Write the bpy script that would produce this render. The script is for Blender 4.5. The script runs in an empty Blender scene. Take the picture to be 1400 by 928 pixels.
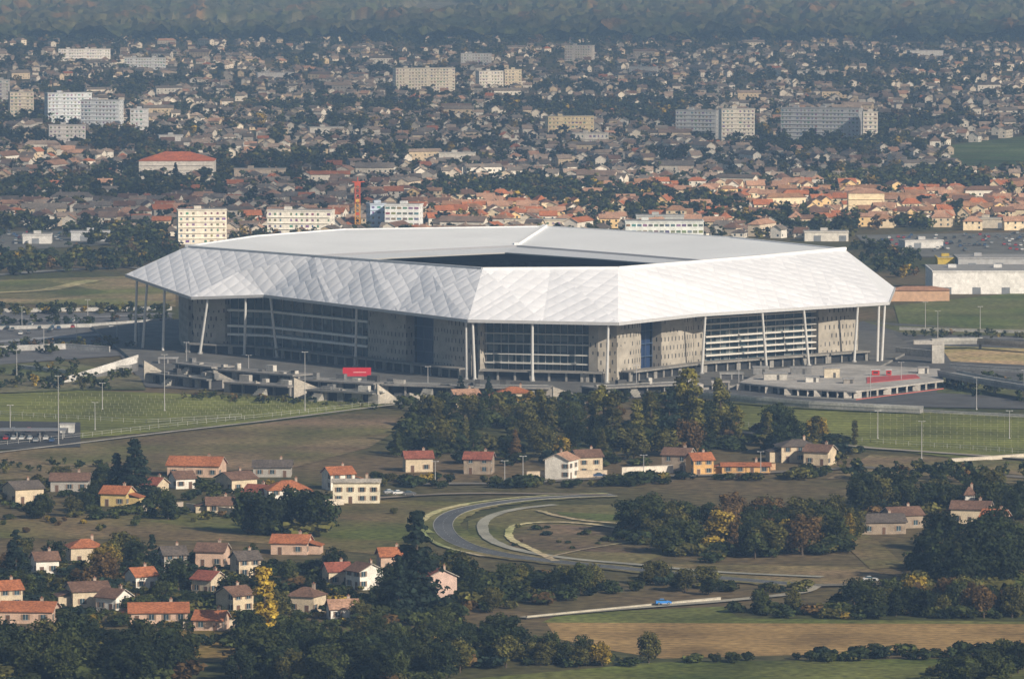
import bpy, math, random, numpy as np
from mathutils import Vector, noise
random.seed(7)
rng = np.random.default_rng(7)
sc = bpy.context.scene
COL = sc.collection
H = 187.0; F = 8100.0; TH = math.atan(597/8100)
ct, st = math.cos(TH), math.sin(TH)

def P(px, py, z=0.0):
    a = (px-700)/F; b = (464-py)/F
    dy = ct+b*st; dz = -st+b*ct
    t = (z-H)/dz
    return Vector((a*t, dy*t, z))

# ------------------------------------------------------------------ materials
def newmat(name):
    m = bpy.data.materials.new(name); m.use_nodes = True
    nt = m.node_tree
    b = nt.nodes["Principled BSDF"]
    return m, nt, b

def noise_fac(nt, scale, detail=3, lo=0.7, hi=1.3, vec=None):
    g = nt.nodes.new("ShaderNodeNewGeometry")
    n = nt.nodes.new("ShaderNodeTexNoise"); n.inputs["Scale"].default_value = scale
    n.inputs["Detail"].default_value = detail
    if vec is None: nt.links.new(g.outputs["Position"], n.inputs["Vector"])
    else: nt.links.new(vec, n.inputs["Vector"])
    mr = nt.nodes.new("ShaderNodeMapRange")
    mr.inputs["From Min"].default_value = 0.3; mr.inputs["From Max"].default_value = 0.7
    mr.inputs["To Min"].default_value = lo; mr.inputs["To Max"].default_value = hi
    nt.links.new(n.outputs["Fac"], mr.inputs["Value"])
    return mr.outputs["Result"]

def mul(nt, colsock, facsock):
    v = nt.nodes.new("ShaderNodeVectorMath"); v.operation = 'SCALE'
    nt.links.new(colsock, v.inputs[0]); nt.links.new(facsock, v.inputs["Scale"])
    return v.outputs[0]

def tinted(name, rough=0.85, scale=0.6, lo=0.8, hi=1.2, spec=0.2, scale2=None):
    m, nt, b = newmat(name)
    a = nt.nodes.new("ShaderNodeAttribute"); a.attribute_name = "tint"; c = a.outputs["Color"]
    c = mul(nt, c, noise_fac(nt, scale, lo=lo, hi=hi))
    if scale2: c = mul(nt, c, noise_fac(nt, scale2, lo=0.8, hi=1.2))
    nt.links.new(c, b.inputs["Base Color"])
    b.inputs["Roughness"].default_value = rough
    b.inputs["Specular IOR Level"].default_value = spec
    return m

M_STUCCO = tinted("stucco", 0.9, 0.5, 0.82, 1.12, scale2=4.0)
M_TILE = tinted("roof_tile", 0.85, 1.6, 0.6, 1.3, scale2=0.2)
M_PAINT = tinted("painted_metal", 0.45, 0.8, 0.93, 1.05, spec=0.4)
M_DECK = tinted("roof_deck", 0.6, 0.03, 0.93, 1.05, spec=0.3, scale2=None)
M_CAR = tinted("car_paint", 0.3, 0.8, 0.95, 1.05, spec=0.6)
M_CONC = tinted("concrete", 0.85, 0.12, 0.72, 1.18, scale2=1.1)
M_ASPH = tinted("asphalt", 0.9, 0.08, 0.75, 1.25, scale2=1.5)
# field soil with patchy weeds
M_FIELD, nt, b = newmat("field_soil")
a = nt.nodes.new("ShaderNodeAttribute"); a.attribute_name = "tint"
hs = nt.nodes.new("ShaderNodeMix"); hs.data_type = 'RGBA'; hs.blend_type = 'MULTIPLY'
hs.inputs[7].default_value = (0.55, 0.75, 0.45, 1)
nt.links.new(noise_fac(nt, 0.018, 6, lo=-0.3, hi=1.2), hs.inputs[0]); nt.links.new(a.outputs["Color"], hs.inputs[6]); hs.clamp_factor = True
c = mul(nt, hs.outputs[2], noise_fac(nt, 0.03, 5, lo=0.65, hi=1.35)); c = mul(nt, c, noise_fac(nt, 0.4, 5, lo=0.5, hi=1.45))
nt.links.new(c, b.inputs["Base Color"]); b.inputs["Roughness"].default_value = 0.95; b.inputs["Specular IOR Level"].default_value = 0.1
M_BARK = tinted("bark", 0.95, 3.0, 0.7, 1.2)
M_GLASS, nt, b = newmat("dark_glass")
b.inputs["Roughness"].default_value = 0.12; b.inputs["Specular IOR Level"].default_value = 0.6
rg = nt.nodes.new("ShaderNodeRGB"); rg.outputs[0].default_value = (0.03, 0.055, 0.07, 1)
nt.links.new(mul(nt, rg.outputs[0], noise_fac(nt, 0.35, lo=0.4, hi=1.8)), b.inputs["Base Color"])

def leafmat(name, source):
    m, nt, b = newmat(name)
    if source == 'attr':
        a = nt.nodes.new("ShaderNodeAttribute"); a.attribute_name = "tint"; c = a.outputs["Color"]
    else:
        oi = nt.nodes.new("ShaderNodeObjectInfo"); a = nt.nodes.new("ShaderNodeAttribute"); a.attribute_name = "tint"
        vm = nt.nodes.new("ShaderNodeVectorMath"); vm.operation = 'MULTIPLY'
        nt.links.new(oi.outputs["Color"], vm.inputs[0]); nt.links.new(a.outputs["Color"], vm.inputs[1]); c = vm.outputs[0]
    c = mul(nt, c, noise_fac(nt, 0.35, lo=0.65, hi=1.4))
    nt.links.new(c, b.inputs["Base Color"])
    b.inputs["Roughness"].default_value = 0.8; b.inputs["Specular IOR Level"].default_value = 0.15
    tr = nt.nodes.new("ShaderNodeBsdfTranslucent"); nt.links.new(c, tr.inputs["Color"])
    mx = nt.nodes.new("ShaderNodeMixShader"); mx.inputs[0].default_value = 0.2
    nt.links.new(b.outputs[0], mx.inputs[1]); nt.links.new(tr.outputs[0], mx.inputs[2])
    nt.links.new(mx.outputs[0], nt.nodes["Material Output"].inputs["Surface"])
    return m
M_LEAF = leafmat("foliage", 'obj'); M_LEAFS = leafmat("foliage_mass", 'attr')

# ------------------------------------------------------------------ mesh builder
def bigmesh(name, verts, sizes, cols, mat):
    verts = np.asarray(verts, dtype=np.float32).reshape(-1, 3)
    sizes = np.asarray(sizes, dtype=np.int32)
    n = len(verts)
    me = bpy.data.meshes.new(name)
    me.vertices.add(n); me.vertices.foreach_set("co", verts.ravel())
    me.loops.add(n); me.loops.foreach_set("vertex_index", np.arange(n, dtype=np.int32))
    me.polygons.add(len(sizes))
    ls = np.concatenate([[0], np.cumsum(sizes)[:-1]]).astype(np.int32)
    me.polygons.foreach_set("loop_start", ls)
    me.update(calc_edges=True)
    at = me.attributes.new("tint", 'FLOAT_COLOR', 'POINT')
    cols = np.asarray(cols, dtype=np.float32)
    rgba = np.ones((n, 4), dtype=np.float32); rgba[:, :3] = cols
    at.data.foreach_set("color", rgba.ravel())
    if isinstance(mat, (list, tuple)):
        for m in mat: me.materials.append(m)
    else: me.materials.append(mat)
    return me

class MB:
    def __init__(s): s.v = []; s.s = []; s.c = []; s.m = []
    def face(s, pts, col, mi=0):
        for p in pts: s.v.append((p[0], p[1], p[2])); s.c.append(col)
        s.s.append(len(pts)); s.m.append(mi)
    def hexa(s, b, t, col, mi=0):
        n = len(b)
        s.face(list(reversed(b)), col, mi); s.face(t, col, mi)
        for i in range(n):
            j = (i+1) % n; s.face([b[i], b[j], t[j], t[i]], col, mi)
    def box(s, cx, cy, z0, sx, sy, sz, col, rot=0, mi=0):
        c, n = math.cos(rot), math.sin(rot)
        pts = [(-sx/2, -sy/2), (sx/2, -sy/2), (sx/2, sy/2), (-sx/2, sy/2)]
        q = [(cx+x*c-y*n, cy+x*n+y*c) for x, y in pts]
        s.hexa([(x, y, z0) for x, y in q], [(x, y, z0+sz) for x, y in q], col, mi)
    def prism(s, poly, z0, z1, col, mi=0):
        s.hexa([(p[0], p[1], z0) for p in poly], [(p[0], p[1], z1) for p in poly], col, mi)
    def cyl(s, p0, p1, r0, r1, col, n=8, mi=0):
        p0 = Vector(p0); p1 = Vector(p1); d = (p1-p0).normalized()
        u = d.orthogonal().normalized(); w = d.cross(u)
        b = [p0+(u*math.cos(a)+w*math.sin(a))*r0 for a in [2*math.pi*i/n for i in range(n)]]
        t = [p1+(u*math.cos(a)+w*math.sin(a))*r1 for a in [2*math.pi*i/n for i in range(n)]]
        s.hexa(b, t, col, mi)
    def beam(s, p0, p1, w, h, col, mi=0):
        p0 = Vector(p0); p1 = Vector(p1); d = (p1-p0).normalized()
        u = Vector((-d.y, d.x, 0)); u = u.normalized()*w/2 if u.length > 1e-4 else Vector((w/2, 0, 0))
        up = Vector((0, 0, h/2)) if abs(d.z) < 0.9 else Vector((0, h/2, 0))
        q = lambda p: [p-u-up, p+u-up, p+u+up, p-u+up]
        s.hexa(q(p0), q(p1), col, mi)
    def mesh(s, name, mat):
        me = bigmesh(name, s.v, s.s, s.c, mat)
        if isinstance(mat, (list, tuple)): me.polygons.foreach_set("material_index", s.m)
        return me
    def obj(s, name, mat, parent=None, loc=None):
        return link(name, s.mesh(name, mat), parent, loc)

def link(name, me, parent=None, loc=None, rot=0, scale=None):
    o = bpy.data.objects.new(name, me); COL.objects.link(o)
    if parent: o.parent = parent
    if loc is not None: o.location = loc
    if rot: o.rotation_euler = (0, 0, rot)
    if scale is not None: o.scale = scale
    return o
def empty(name, loc=(0, 0, 0), rot=0):
    o = link(name, None, None, loc, rot); o.empty_display_size = 1; return o
def top(o, label, cat, group=None):
    o["label"] = label; o["category"] = cat
    if group: o["group"] = group
    return o
def structure(o, label, cat):
    top(o, label, cat); o["kind"] = "structure"; return o

# ------------------------------------------------------------------ camera, light, world, haze
cd = bpy.data.cameras.new("camera"); cam = bpy.data.objects.new("camera", cd); COL.objects.link(cam)
cam.location = (0, 0, H); cam.rotation_euler = (math.pi/2-TH, 0, 0)
cd.sensor_width = 36; cd.lens = 36*F/1400; cd.clip_start = 10; cd.clip_end = 30000
sc.camera = cam
ELEV = math.radians(28); AZ = math.radians(137)
sv = Vector((math.sin(AZ)*math.cos(ELEV), math.cos(AZ)*math.cos(ELEV), math.sin(ELEV)))
ld = bpy.data.lights.new("sun", 'SUN'); ld.energy = 5.0; ld.angle = math.radians(0.5); ld.color = (1, 0.93, 0.83)
lo = bpy.data.objects.new("sun", ld); COL.objects.link(lo); lo.rotation_euler = sv.to_track_quat('Z', 'Y').to_euler()
lo.location = (0, 0, 500)
w = bpy.data.worlds.new("World"); sc.world = w; w.use_nodes = True
nt = w.node_tree; sky = nt.nodes.new("ShaderNodeTexSky"); sky.sky_type = 'NISHITA'; sky.sun_disc = False
sky.sun_elevation = ELEV; sky.sun_rotation = AZ
nt.links.new(sky.outputs[0], nt.nodes["Background"].inputs[0]); nt.nodes["Background"].inputs[1].default_value = 0.065
sc.view_settings.view_transform = 'Standard'; sc.view_settings.look = 'None'; sc.view_settings.exposure = 0

hm = bpy.data.materials.new("haze"); hm.use_nodes = True; nt = hm.node_tree
nt.nodes.remove(nt.nodes["Principled BSDF"])
vs = nt.nodes.new("ShaderNodeVolumeScatter"); vs.inputs["Color"].default_value = (0.38, 0.62, 1, 1); vs.inputs["Density"].default_value = 8.5e-5
va = nt.nodes.new("ShaderNodeVolumeAbsorption"); va.inputs["Color"].default_value = (0.4, 0.3, 0.2, 1); va.inputs["Density"].default_value = 1.5e-5
ad = nt.nodes.new("ShaderNodeAddShader"); nt.links.new(vs.outputs[0], ad.inputs[0]); nt.links.new(va.outputs[0], ad.inputs[1])
nt.links.new(ad.outputs[0], nt.nodes["Material Output"].inputs["Volume"])
mb = MB(); mb.box(0, 7000, -60, 7000, 16000, 420, (1, 1, 1))
hz = mb.obj("sky_haze", hm); structure(hz, "thin bluish autumn haze filling the air over the plain", "haze")

# unseen clouds added high out of view so their shadow darkens the suburb
mc, nt, b = newmat("shade_cloud_vapour")
b.inputs["Base Color"].default_value = (0.8, 0.8, 0.8, 1); b.inputs["Roughness"].default_value = 1
tp = nt.nodes.new("ShaderNodeBsdfTransparent"); mx = nt.nodes.new("ShaderNodeMixShader")
g = nt.nodes.new("ShaderNodeNewGeometry"); n = nt.nodes.new("ShaderNodeTexNoise"); n.inputs["Scale"].default_value = 0.0035; n.inputs["Detail"].default_value = 4
nt.links.new(g.outputs["Position"], n.inputs["Vector"])
mr = nt.nodes.new("ShaderNodeMapRange"); mr.inputs["From Min"].default_value = 0.38; mr.inputs["From Max"].default_value = 0.54; mr.inputs["To Min"].default_value = 0.0; mr.inputs["To Max"].default_value = 0.38
nt.links.new(n.outputs["Fac"], mr.inputs["Value"]); nt.links.new(mr.outputs[0], mx.inputs[0])
nt.links.new(tp.outputs[0], mx.inputs[1]); nt.links.new(b.outputs[0], mx.inputs[2]); nt.links.new(mx.outputs[0], nt.nodes["Material Output"].inputs["Surface"])
def shade_cloud(tx, ty, rx, ry, seed):
    zc = 1300; k = zc/math.tan(ELEV); cx, cy = tx+math.sin(AZ)*k, ty+math.cos(AZ)*k
    mb = MB(); nu, nv = 48, 8
    def pt(i, j):
        a = 2*math.pi*(i % nu)/nu; e = math.pi*(j/nv-.5)
        r = 1+.28*noise.noise(Vector((math.cos(a)*1.6, math.sin(a)*1.6, seed)))+.12*noise.noise(Vector((math.cos(a)*5, math.sin(a)*5, seed)))
        return (cx+rx*r*math.cos(a)*math.cos(e), cy+ry*r*math.sin(a)*math.cos(e), zc+90*math.sin(e)*(1+.4*noise.noise(Vector((i*.5, j*.5, seed)))))
    for i in range(nu):
        for j in range(nv): mb.face([pt(i, j), pt(i+1, j), pt(i+1, j+1), pt(i, j+1)], (1, 1, 1))
    structure(mb.obj("shade_cloud", mc), "unseen broken overcast added to shade the plain", "shade_cloud")
shade_cloud(0, 6500, 1500, 2350, 3.3)
shade_cloud(-350, 3850, 260, 480, 7.1)

# ------------------------------------------------------------------ ground
def groundmat():
    m, nt, b = newmat("ground")
    g = nt.nodes.new("ShaderNodeNewGeometry")
    n1 = nt.nodes.new("ShaderNodeTexNoise"); n1.inputs["Scale"].default_value = 0.008; n1.inputs["Detail"].default_value = 5
    nt.links.new(g.outputs["Position"], n1.inputs["Vector"])
    r = nt.nodes.new("ShaderNodeValToRGB"); e = r.color_ramp.elements
    e[0].position = 0.38; e[0].color = (0.065, 0.072, 0.026, 1); e[1].position = 0.62; e[1].color = (0.15, 0.11, 0.06, 1)
    nt.links.new(n1.outputs["Fac"], r.inputs[0])
    c = mul(nt, r.outputs[0], noise_fac(nt, 0.25, 5, lo=0.5, hi=1.45))
    nt.links.new(c, b.inputs["Base Color"]); b.inputs["Roughness"].default_value = 0.95; b.inputs["Specular IOR Level"].default_value = 0.1
    return m
mb = MB(); mb.face([(-4000, 200, 0), (4000, 200, 0), (4000, 20000, 0), (-4000, 20000, 0)], (1, 1, 1))
g = mb.obj("ground", groundmat()); structure(g, "wide plain of grass and brown earth", "ground")

def stripemat(name, c1, c2, ang, per):
    m, nt, b = newmat(name)
    g = nt.nodes.new("ShaderNodeNewGeometry"); mp = nt.nodes.new("ShaderNodeMapping"); mp.inputs["Rotation"].default_value = (0, 0, ang)
    nt.links.new(g.outputs["Position"], mp.inputs["Vector"])
    wv = nt.nodes.new("ShaderNodeTexWave"); wv.inputs["Scale"].default_value = 6.283/per/20; wv.inputs["Distortion"].default_value = 1.2
    wv.inputs["Detail Scale"].default_value = 2
    nt.links.new(mp.outputs[0], wv.inputs["Vector"])
    r = nt.nodes.new("ShaderNodeValToRGB"); e = r.color_ramp.elements
    e[0].position = 0.15; e[0].color = (*c1, 1); e[1].position = 0.8; e[1].color = (*c2, 1)
    nt.links.new(wv.outputs["Fac"], r.inputs[0])
    c = mul(nt, r.outputs[0], noise_fac(nt, 0.03, 5, lo=0.6, hi=1.35))
    nt.links.new(mul(nt, c, noise_fac(nt, 0.4, 4, lo=0.65, hi=1.3)), b.inputs["Base Color"])
    b.inputs["Roughness"].default_value = 0.95; b.inputs["Specular IOR Level"].default_value = 0.1
    return m
M_ROWS = stripemat("planted_rows", (0.115, 0.13, 0.032), (0.21, 0.22, 0.06), 1.5, 7)
M_PLOUGH = stripemat("ploughed_soil", (0.29, 0.19, 0.08), (0.34, 0.225, 0.095), 1.5, 4)

ZL = [0.05]
def patch(name, pts, col, mat, label, cat="field"):
    z = ZL[0]; ZL[0] += 0.012
    mb = MB(); q = [P(x, y) for x, y in pts]
    mb.face([(p.x, p.y, z) for p in q], col)
    return structure(mb.obj(name, mat), label, cat)

GREEN = (0.075, 0.09, 0.028); BROWN = (0.13, 0.095, 0.058)
patch("field", [(560, 935), (1420, 935), (1420, 898), (900, 905)], (0.14, 0.145, 0.042), M_FIELD, "dark green meadow strip along the hedge")
patch("ploughed_field", [(745, 848), (1420, 852), (1420, 886), (905, 900), (830, 888), (760, 872)], BROWN, M_PLOUGH, "golden brown stubble field behind hedge")
patch("field", [(770, 838), (990, 829), (1010, 845), (1420, 850), (1420, 853), (740, 851)], (0.17, 0.17, 0.055), M_FIELD, "thin band of green grass beside the lane")
patch("ploughed_field", [(20, 902), (250, 862), (320, 862), (340, 905)], (0.32, 0.18, 0.08), M_FIELD, "orange brown field glimpsed behind trees")
patch("field", [(-20, 735), (330, 740), (560, 762), (600, 735), (575, 712), (640, 686), (510, 684), (330, 690), (210, 700), (-20, 712)], (0.2, 0.145, 0.075), M_FIELD, "rough brown green meadow below the hamlet")
patch("field", [(200, 712), (420, 706), (560, 716), (570, 740), (330, 730)], (0.17, 0.145, 0.06), M_FIELD, "greener grass patch in the meadow")
patch("field", [(840, 770), (1180, 775), (1240, 795), (1110, 800), (1000, 788)], (0.25, 0.18, 0.1), M_FIELD, "brown fallow field beside the road bend")
patch("field", [(1120, 690), (1200, 740), (1240, 775), (1190, 778), (1160, 750)], (0.2, 0.15, 0.08), M_FIELD, "dry brown field behind the copse")
patch("field", [(640, 752), (860, 776), (905, 760), (905, 725), (840, 690), (720, 690), (640, 712)], (0.18, 0.15, 0.07), M_FIELD, "dry grass inside the road loop")
patch("field", [(700, 750), (890, 757), (900, 735), (840, 722), (740, 716), (700, 724), (692, 735)], (0.18, 0.125, 0.08), M_FIELD, "reddish brown rough ground inside the road loop")
patch("field", [(760, 700), (850, 704), (880, 712), (820, 712), (770, 706)], (0.14, 0.16, 0.05), M_FIELD, "green grass patch inside the road loop")
patch("field", [(-20, 657), (400, 640), (505, 612), (575, 568), (470, 566), (200, 598), (-20, 620)], (0.22, 0.155, 0.095), M_FIELD, "dry brown slope below the planted terrace")
patch("planted_field", [(-20, 540), (120, 534), (500, 549), (530, 556), (440, 568), (200, 592), (110, 600), (-20, 590)], GREEN, M_ROWS, "yellow green planted terrace in front of the stadium", "planted field")
patch("planted_field", [(930, 548), (1180, 556), (1420, 570), (1420, 628), (1300, 626), (1190, 612), (940, 580)], GREEN, M_ROWS, "yellow green planted terrace beside the stadium", "planted field")
patch("field", [(1190, 622), (1420, 632), (1420, 662), (1130, 655)], (0.25, 0.18, 0.11), M_FIELD, "dry brown verge below the terrace")
patch("field", [(1222, 418), (1420, 398), (1420, 452), (1230, 446)], (0.17, 0.17, 0.07), M_FIELD, "dull green field beside the stadium")
patch("field", [(-20, 384), (180, 378), (240, 398), (240, 420), (-20, 415)], (0.27, 0.21, 0.12), M_FIELD, "dry tan waste ground beside the stadium")
patch("field", [(-20, 386), (60, 384), (150, 400), (60, 410), (-20, 408)], (0.16, 0.145, 0.07), M_FIELD, "dull green patch on the waste ground")
patch("field", [(1290, 200), (1420, 184), (1420, 236), (1310, 238)], (0.12, 0.15, 0.06), M_FIELD, "green field beside the suburb")
patch("car_park", [(-20, 428), (235, 428), (235, 482), (-20, 500)], (0.13, 0.13, 0.135), M_ASPH, "grey asphalt car park beside the stadium", "car park")
patch("car_park", [(-20, 318), (130, 314), (150, 335), (-20, 345)], (0.13, 0.13, 0.12), M_ASPH, "distant grey asphalt car park", "car park")
patch("car_park", [(1170, 322), (1420, 318), (1420, 352), (1200, 352)], (0.15, 0.15, 0.14), M_ASPH, "grey car park beside commercial sheds", "car park")
patch("car_park", [(-20, 576), (110, 578), (110, 612), (-20, 616)], (0.06, 0.06, 0.06), M_ASPH, "small asphalt car park behind the fence", "car park")
patch("plaza", [(150, 470), (250, 440), (500, 470), (700, 500), (960, 500), (1180, 440), (1420, 455), (1420, 560), (1180, 556), (960, 545), (640, 545), (500, 545), (330, 536), (200, 530)], (0.1, 0.1, 0.1), M_ASPH, "grey paved area around the stadium", "plaza")
patch("field", [(1290, 515), (1420, 522), (1420, 545), (1280, 538)], (0.15, 0.14, 0.08), M_FIELD, "dull grass strip between stadium roads")
patch("field", [(1180, 440), (1225, 446), (1420, 452), (1420, 461), (1240, 458)], (0.16, 0.15, 0.07), M_FIELD, "dry grass verge beside the access road")
patch("sand_ground", [(1285, 474), (1420, 478), (1420, 501), (1300, 495)], (0.5, 0.36, 0.21), M_FIELD, "pale sandy ground beside the car park", "sand")
patch("field", [(-20, 500), (90, 495), (190, 515), (200, 534), (120, 534), (-20, 539)], (0.17, 0.15, 0.09), M_FIELD, "rough grass in front of the car park")

def smooth_pts(pts, n=8):
    q = [Vector(pts[0])]+[Vector(p) for p in pts]+[Vector(pts[-1])]
    out = []
    for i in range(1, len(q)-2):
        for k in range(n):
            t = k/n; a, b_, c, d = q[i-1], q[i], q[i+1], q[i+2]
            out.append(0.5*((2*b_)+(c-a)*t+(2*a-5*b_+4*c-d)*t*t+(3*b_-a-3*c+d)*t**3))
    out.append(q[-2]); return out
def offs(path, d):
    out = []
    for i, p in enumerate(path):
        t = path[min(i+1, len(path)-1)]-path[max(i-1, 0)]; t.normalize()
        out.append(Vector((p.x-t.y*d, p.y+t.x*d, p.z)))
    return out
def ribbon(name, pxs, width, col, mat, label, cat="road", off=0, z=None, thick=0, smooth=True, n=8, rag=0):
    if z is None: z = ZL[0]; ZL[0] += 0.012
    path = [P(x, y) for x, y in pxs]
    if smooth: path = smooth_pts(path, n)
    a = offs(path, off-width/2); b_ = offs(path, off+width/2)
    if rag:
        rr = random.Random(len(pxs)); 
        a = [p+Vector((rr.uniform(-rag, rag), rr.uniform(-rag, rag), 0)) for p in a]; b_ = [p+Vector((rr.uniform(-rag, rag), rr.uniform(-rag, rag), 0)) for p in b_]
    mb = MB()
    for i in range(len(path)-1):
        mb.face([(a[i].x, a[i].y, z), (a[i+1].x, a[i+1].y, z), (b_[i+1].x, b_[i+1].y, z), (b_[i].x, b_[i].y, z)], col)
        if thick:
            for e in (a, b_):
                mb.face([(e[i].x, e[i].y, z-thick), (e[i+1].x, e[i+1].y, z-thick), (e[i+1].x, e[i+1].y, z), (e[i].x, e[i].y, z)], col)
    return structure(mb.obj(name, mat), label, cat)
bend = [(1115, 802), (1050, 797), (960, 789), (860, 779), (760, 769), (690, 760), (640, 748), (613, 733), (606, 716), (622, 702), (660, 692), (720, 684), (780, 680), (840, 678)]
ribbon("verge", bend, 12, (0.22, 0.18, 0.085), M_FIELD, "dry grass verge along the road bend", "verge", rag=1.2)
ribbon("road", bend, 5.6, (0.11, 0.115, 0.12), M_ASPH, "grey asphalt road sweeping through a wide bend")
ribbon("cycle_path", bend[5:], 1.7, (0.55, 0.46, 0.31), M_FIELD, "pale tan path along the road bend", "path", off=6.8, rag=.2)
ribbon("kerb", bend, 0.2, (0.34, 0.33, 0.3), M_CONC, "pale concrete kerb along the road bend", "kerb", off=2.9, z=0.49, thick=0.12)
ribbon("kerb", bend, 0.2, (0.34, 0.33, 0.3), M_CONC, "pale concrete kerb along the road bend", "kerb", off=-2.9, z=0.49, thick=0.12)
zz = ZL[0]; ZL[0] += 0.012
pth = smooth_pts([P(x, y) for x, y in bend], 20)
mb = MB()
for i in range(len(pth)-1):
    if i % 3 == 0:
        t = (pth[i+1]-pth[i]); n_ = Vector((-t.y, t.x, 0)).normalized()*0.05
        mb.face([(*(pth[i]-n_).xy, zz), (*(pth[i+1]-n_).xy, zz), (*(pth[i+1]+n_).xy, zz), (*(pth[i]+n_).xy, zz)], (0.5, 0.5, 0.48))
structure(mb.obj("road_marking", M_PAINT), "dashed white centre line on the road bend", "road marking")
loop1 = [(1125, 790), (980, 783), (860, 772), (790, 766), (722, 756), (680, 744), (662, 730), (662, 714), (682, 703), (715, 696), (760, 691)]
ribbon("road", loop1, 3.4, (0.34, 0.33, 0.27), M_ASPH, "light grey slip road inside the bend", rag=.15)
ribbon("path", [(760, 768), (722, 750), (698, 737), (698, 724), (718, 717), (760, 715), (810, 718), (850, 724), (905, 730)], 2.4, (0.66, 0.53, 0.34), M_FIELD, "pale sandy footpath curling inside the bend", "path", rag=.3)
ribbon("path", [(735, 699), (760, 706), (800, 713), (850, 717), (890, 722)], 2.2, (0.6, 0.48, 0.31), M_FIELD, "pale sandy footpath curling inside the bend", "path", rag=.4)
ribbon("path", [(640, 690), (600, 700), (574, 717), (590, 730)], 2.4, (0.6, 0.48, 0.31), M_FIELD, "pale sandy footpath near the bend", "path", rag=.3)
ribbon("path", [(900, 730), (860, 742), (800, 752), (745, 764)], 1.4, (0.45, 0.36, 0.23), M_FIELD, "faint sandy track crossing the loop", "path", rag=.4)
ribbon("road", [(715, 846), (800, 838), (900, 830), (1000, 822), (1090, 812), (1115, 802)], 4, (0.36, 0.33, 0.26), M_ASPH, "pale country lane beside the field")
ribbon("road", [(560, 663), (700, 662), (820, 655), (1000, 650), (1180, 640), (1420, 655)], 6, (0.2, 0.18, 0.15), M_ASPH, "village street below the stadium", smooth=False)
ribbon("path", [(-20, 622), (100, 608), (230, 592), (360, 577), (470, 563), (560, 552)], 2.2, (0.45, 0.42, 0.36), M_CONC, "pale path climbing along the terrace edge", "path")
ribbon("road", [(220, 703), (420, 690), (520, 682), (640, 676), (830, 678)], 4, (0.24, 0.2, 0.15), M_ASPH, "narrow lane beside the hamlet")
ribbon("road", [(1115, 802), (1190, 800), (1300, 795), (1420, 790)], 5, (0.2, 0.18, 0.14), M_ASPH, "narrow lane leaving the bend")
ribbon("road", [(-20, 378), (60, 372), (170, 366), (240, 372)], 9, (0.2, 0.2, 0.19), M_ASPH, "road behind the stadium", smooth=False)
ribbon("track", [(-20, 402), (60, 398), (110, 388), (130, 384)], 9, (0.45, 0.36, 0.23), M_FIELD, "sandy track on waste ground", "track")
ribbon("road", [(1220, 470), (1320, 462), (1420, 466)], 8, (0.2, 0.2, 0.2), M_ASPH, "access road beside the stadium", smooth=False)
ribbon("road", [(940, 583), (1190, 614), (1420, 630)], 4, (0.34, 0.31, 0.25), M_ASPH, "pale service lane below the terrace", smooth=False)
ribbon("road", [(-20, 470), (90, 462), (170, 456), (235, 452)], 11, (0.26, 0.27, 0.29), M_ASPH, "pale access road beside the car park", smooth=False)
ribbon("road", [(-20, 440), (120, 436), (235, 430)], 7, (0.25, 0.25, 0.26), M_ASPH, "pale access road behind the car park", smooth=False)

# ------------------------------------------------------------------ STADIUM
SO = Vector((-4, 2460, 0))
stad = empty("stadium", SO); top(stad, "large angular white roofed stadium with concrete and glass facade", "stadium")
def sobj(mb, name, mat, parent=None, label=None):
    mb.v = [(x-SO.x, y-SO.y, z) for x, y, z in mb.v]
    o = mb.obj(name, mat, parent or stad)
    if label: o["label"] = label
    return o
V = Vector
eA, eB, eC, eD = P(172, 375, 31), P(262, 406, 25), P(362, 403, 27), P(640, 437, 25)
eE, eF, eG, eH = P(845, 441, 25), P(955, 429, 25.5), P(1215, 413, 25), P(1223, 393, 26)
eI, eJ, eK, eL, eM = V((150, 2560, 26)), V((95, 2622, 26)), V((9, 2650, 26)), V((-60, 2645, 26)), V((-120, 2625, 26))
eave = [eA, eB, eC, eD, eE, eF, eG, eH, eI, eJ, eK, eL, eM]
R0, RM, R7, R6, R5 = P(255, 337, 43), P(430, 350, 43), P(660, 367, 43), P(845, 366, 43), P(1155, 341, 43)
R4, R3, R2, R1 = P(1000, 325, 44), P(745, 310, 45), P(470, 314, 44), P(350, 323, 44)
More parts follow.
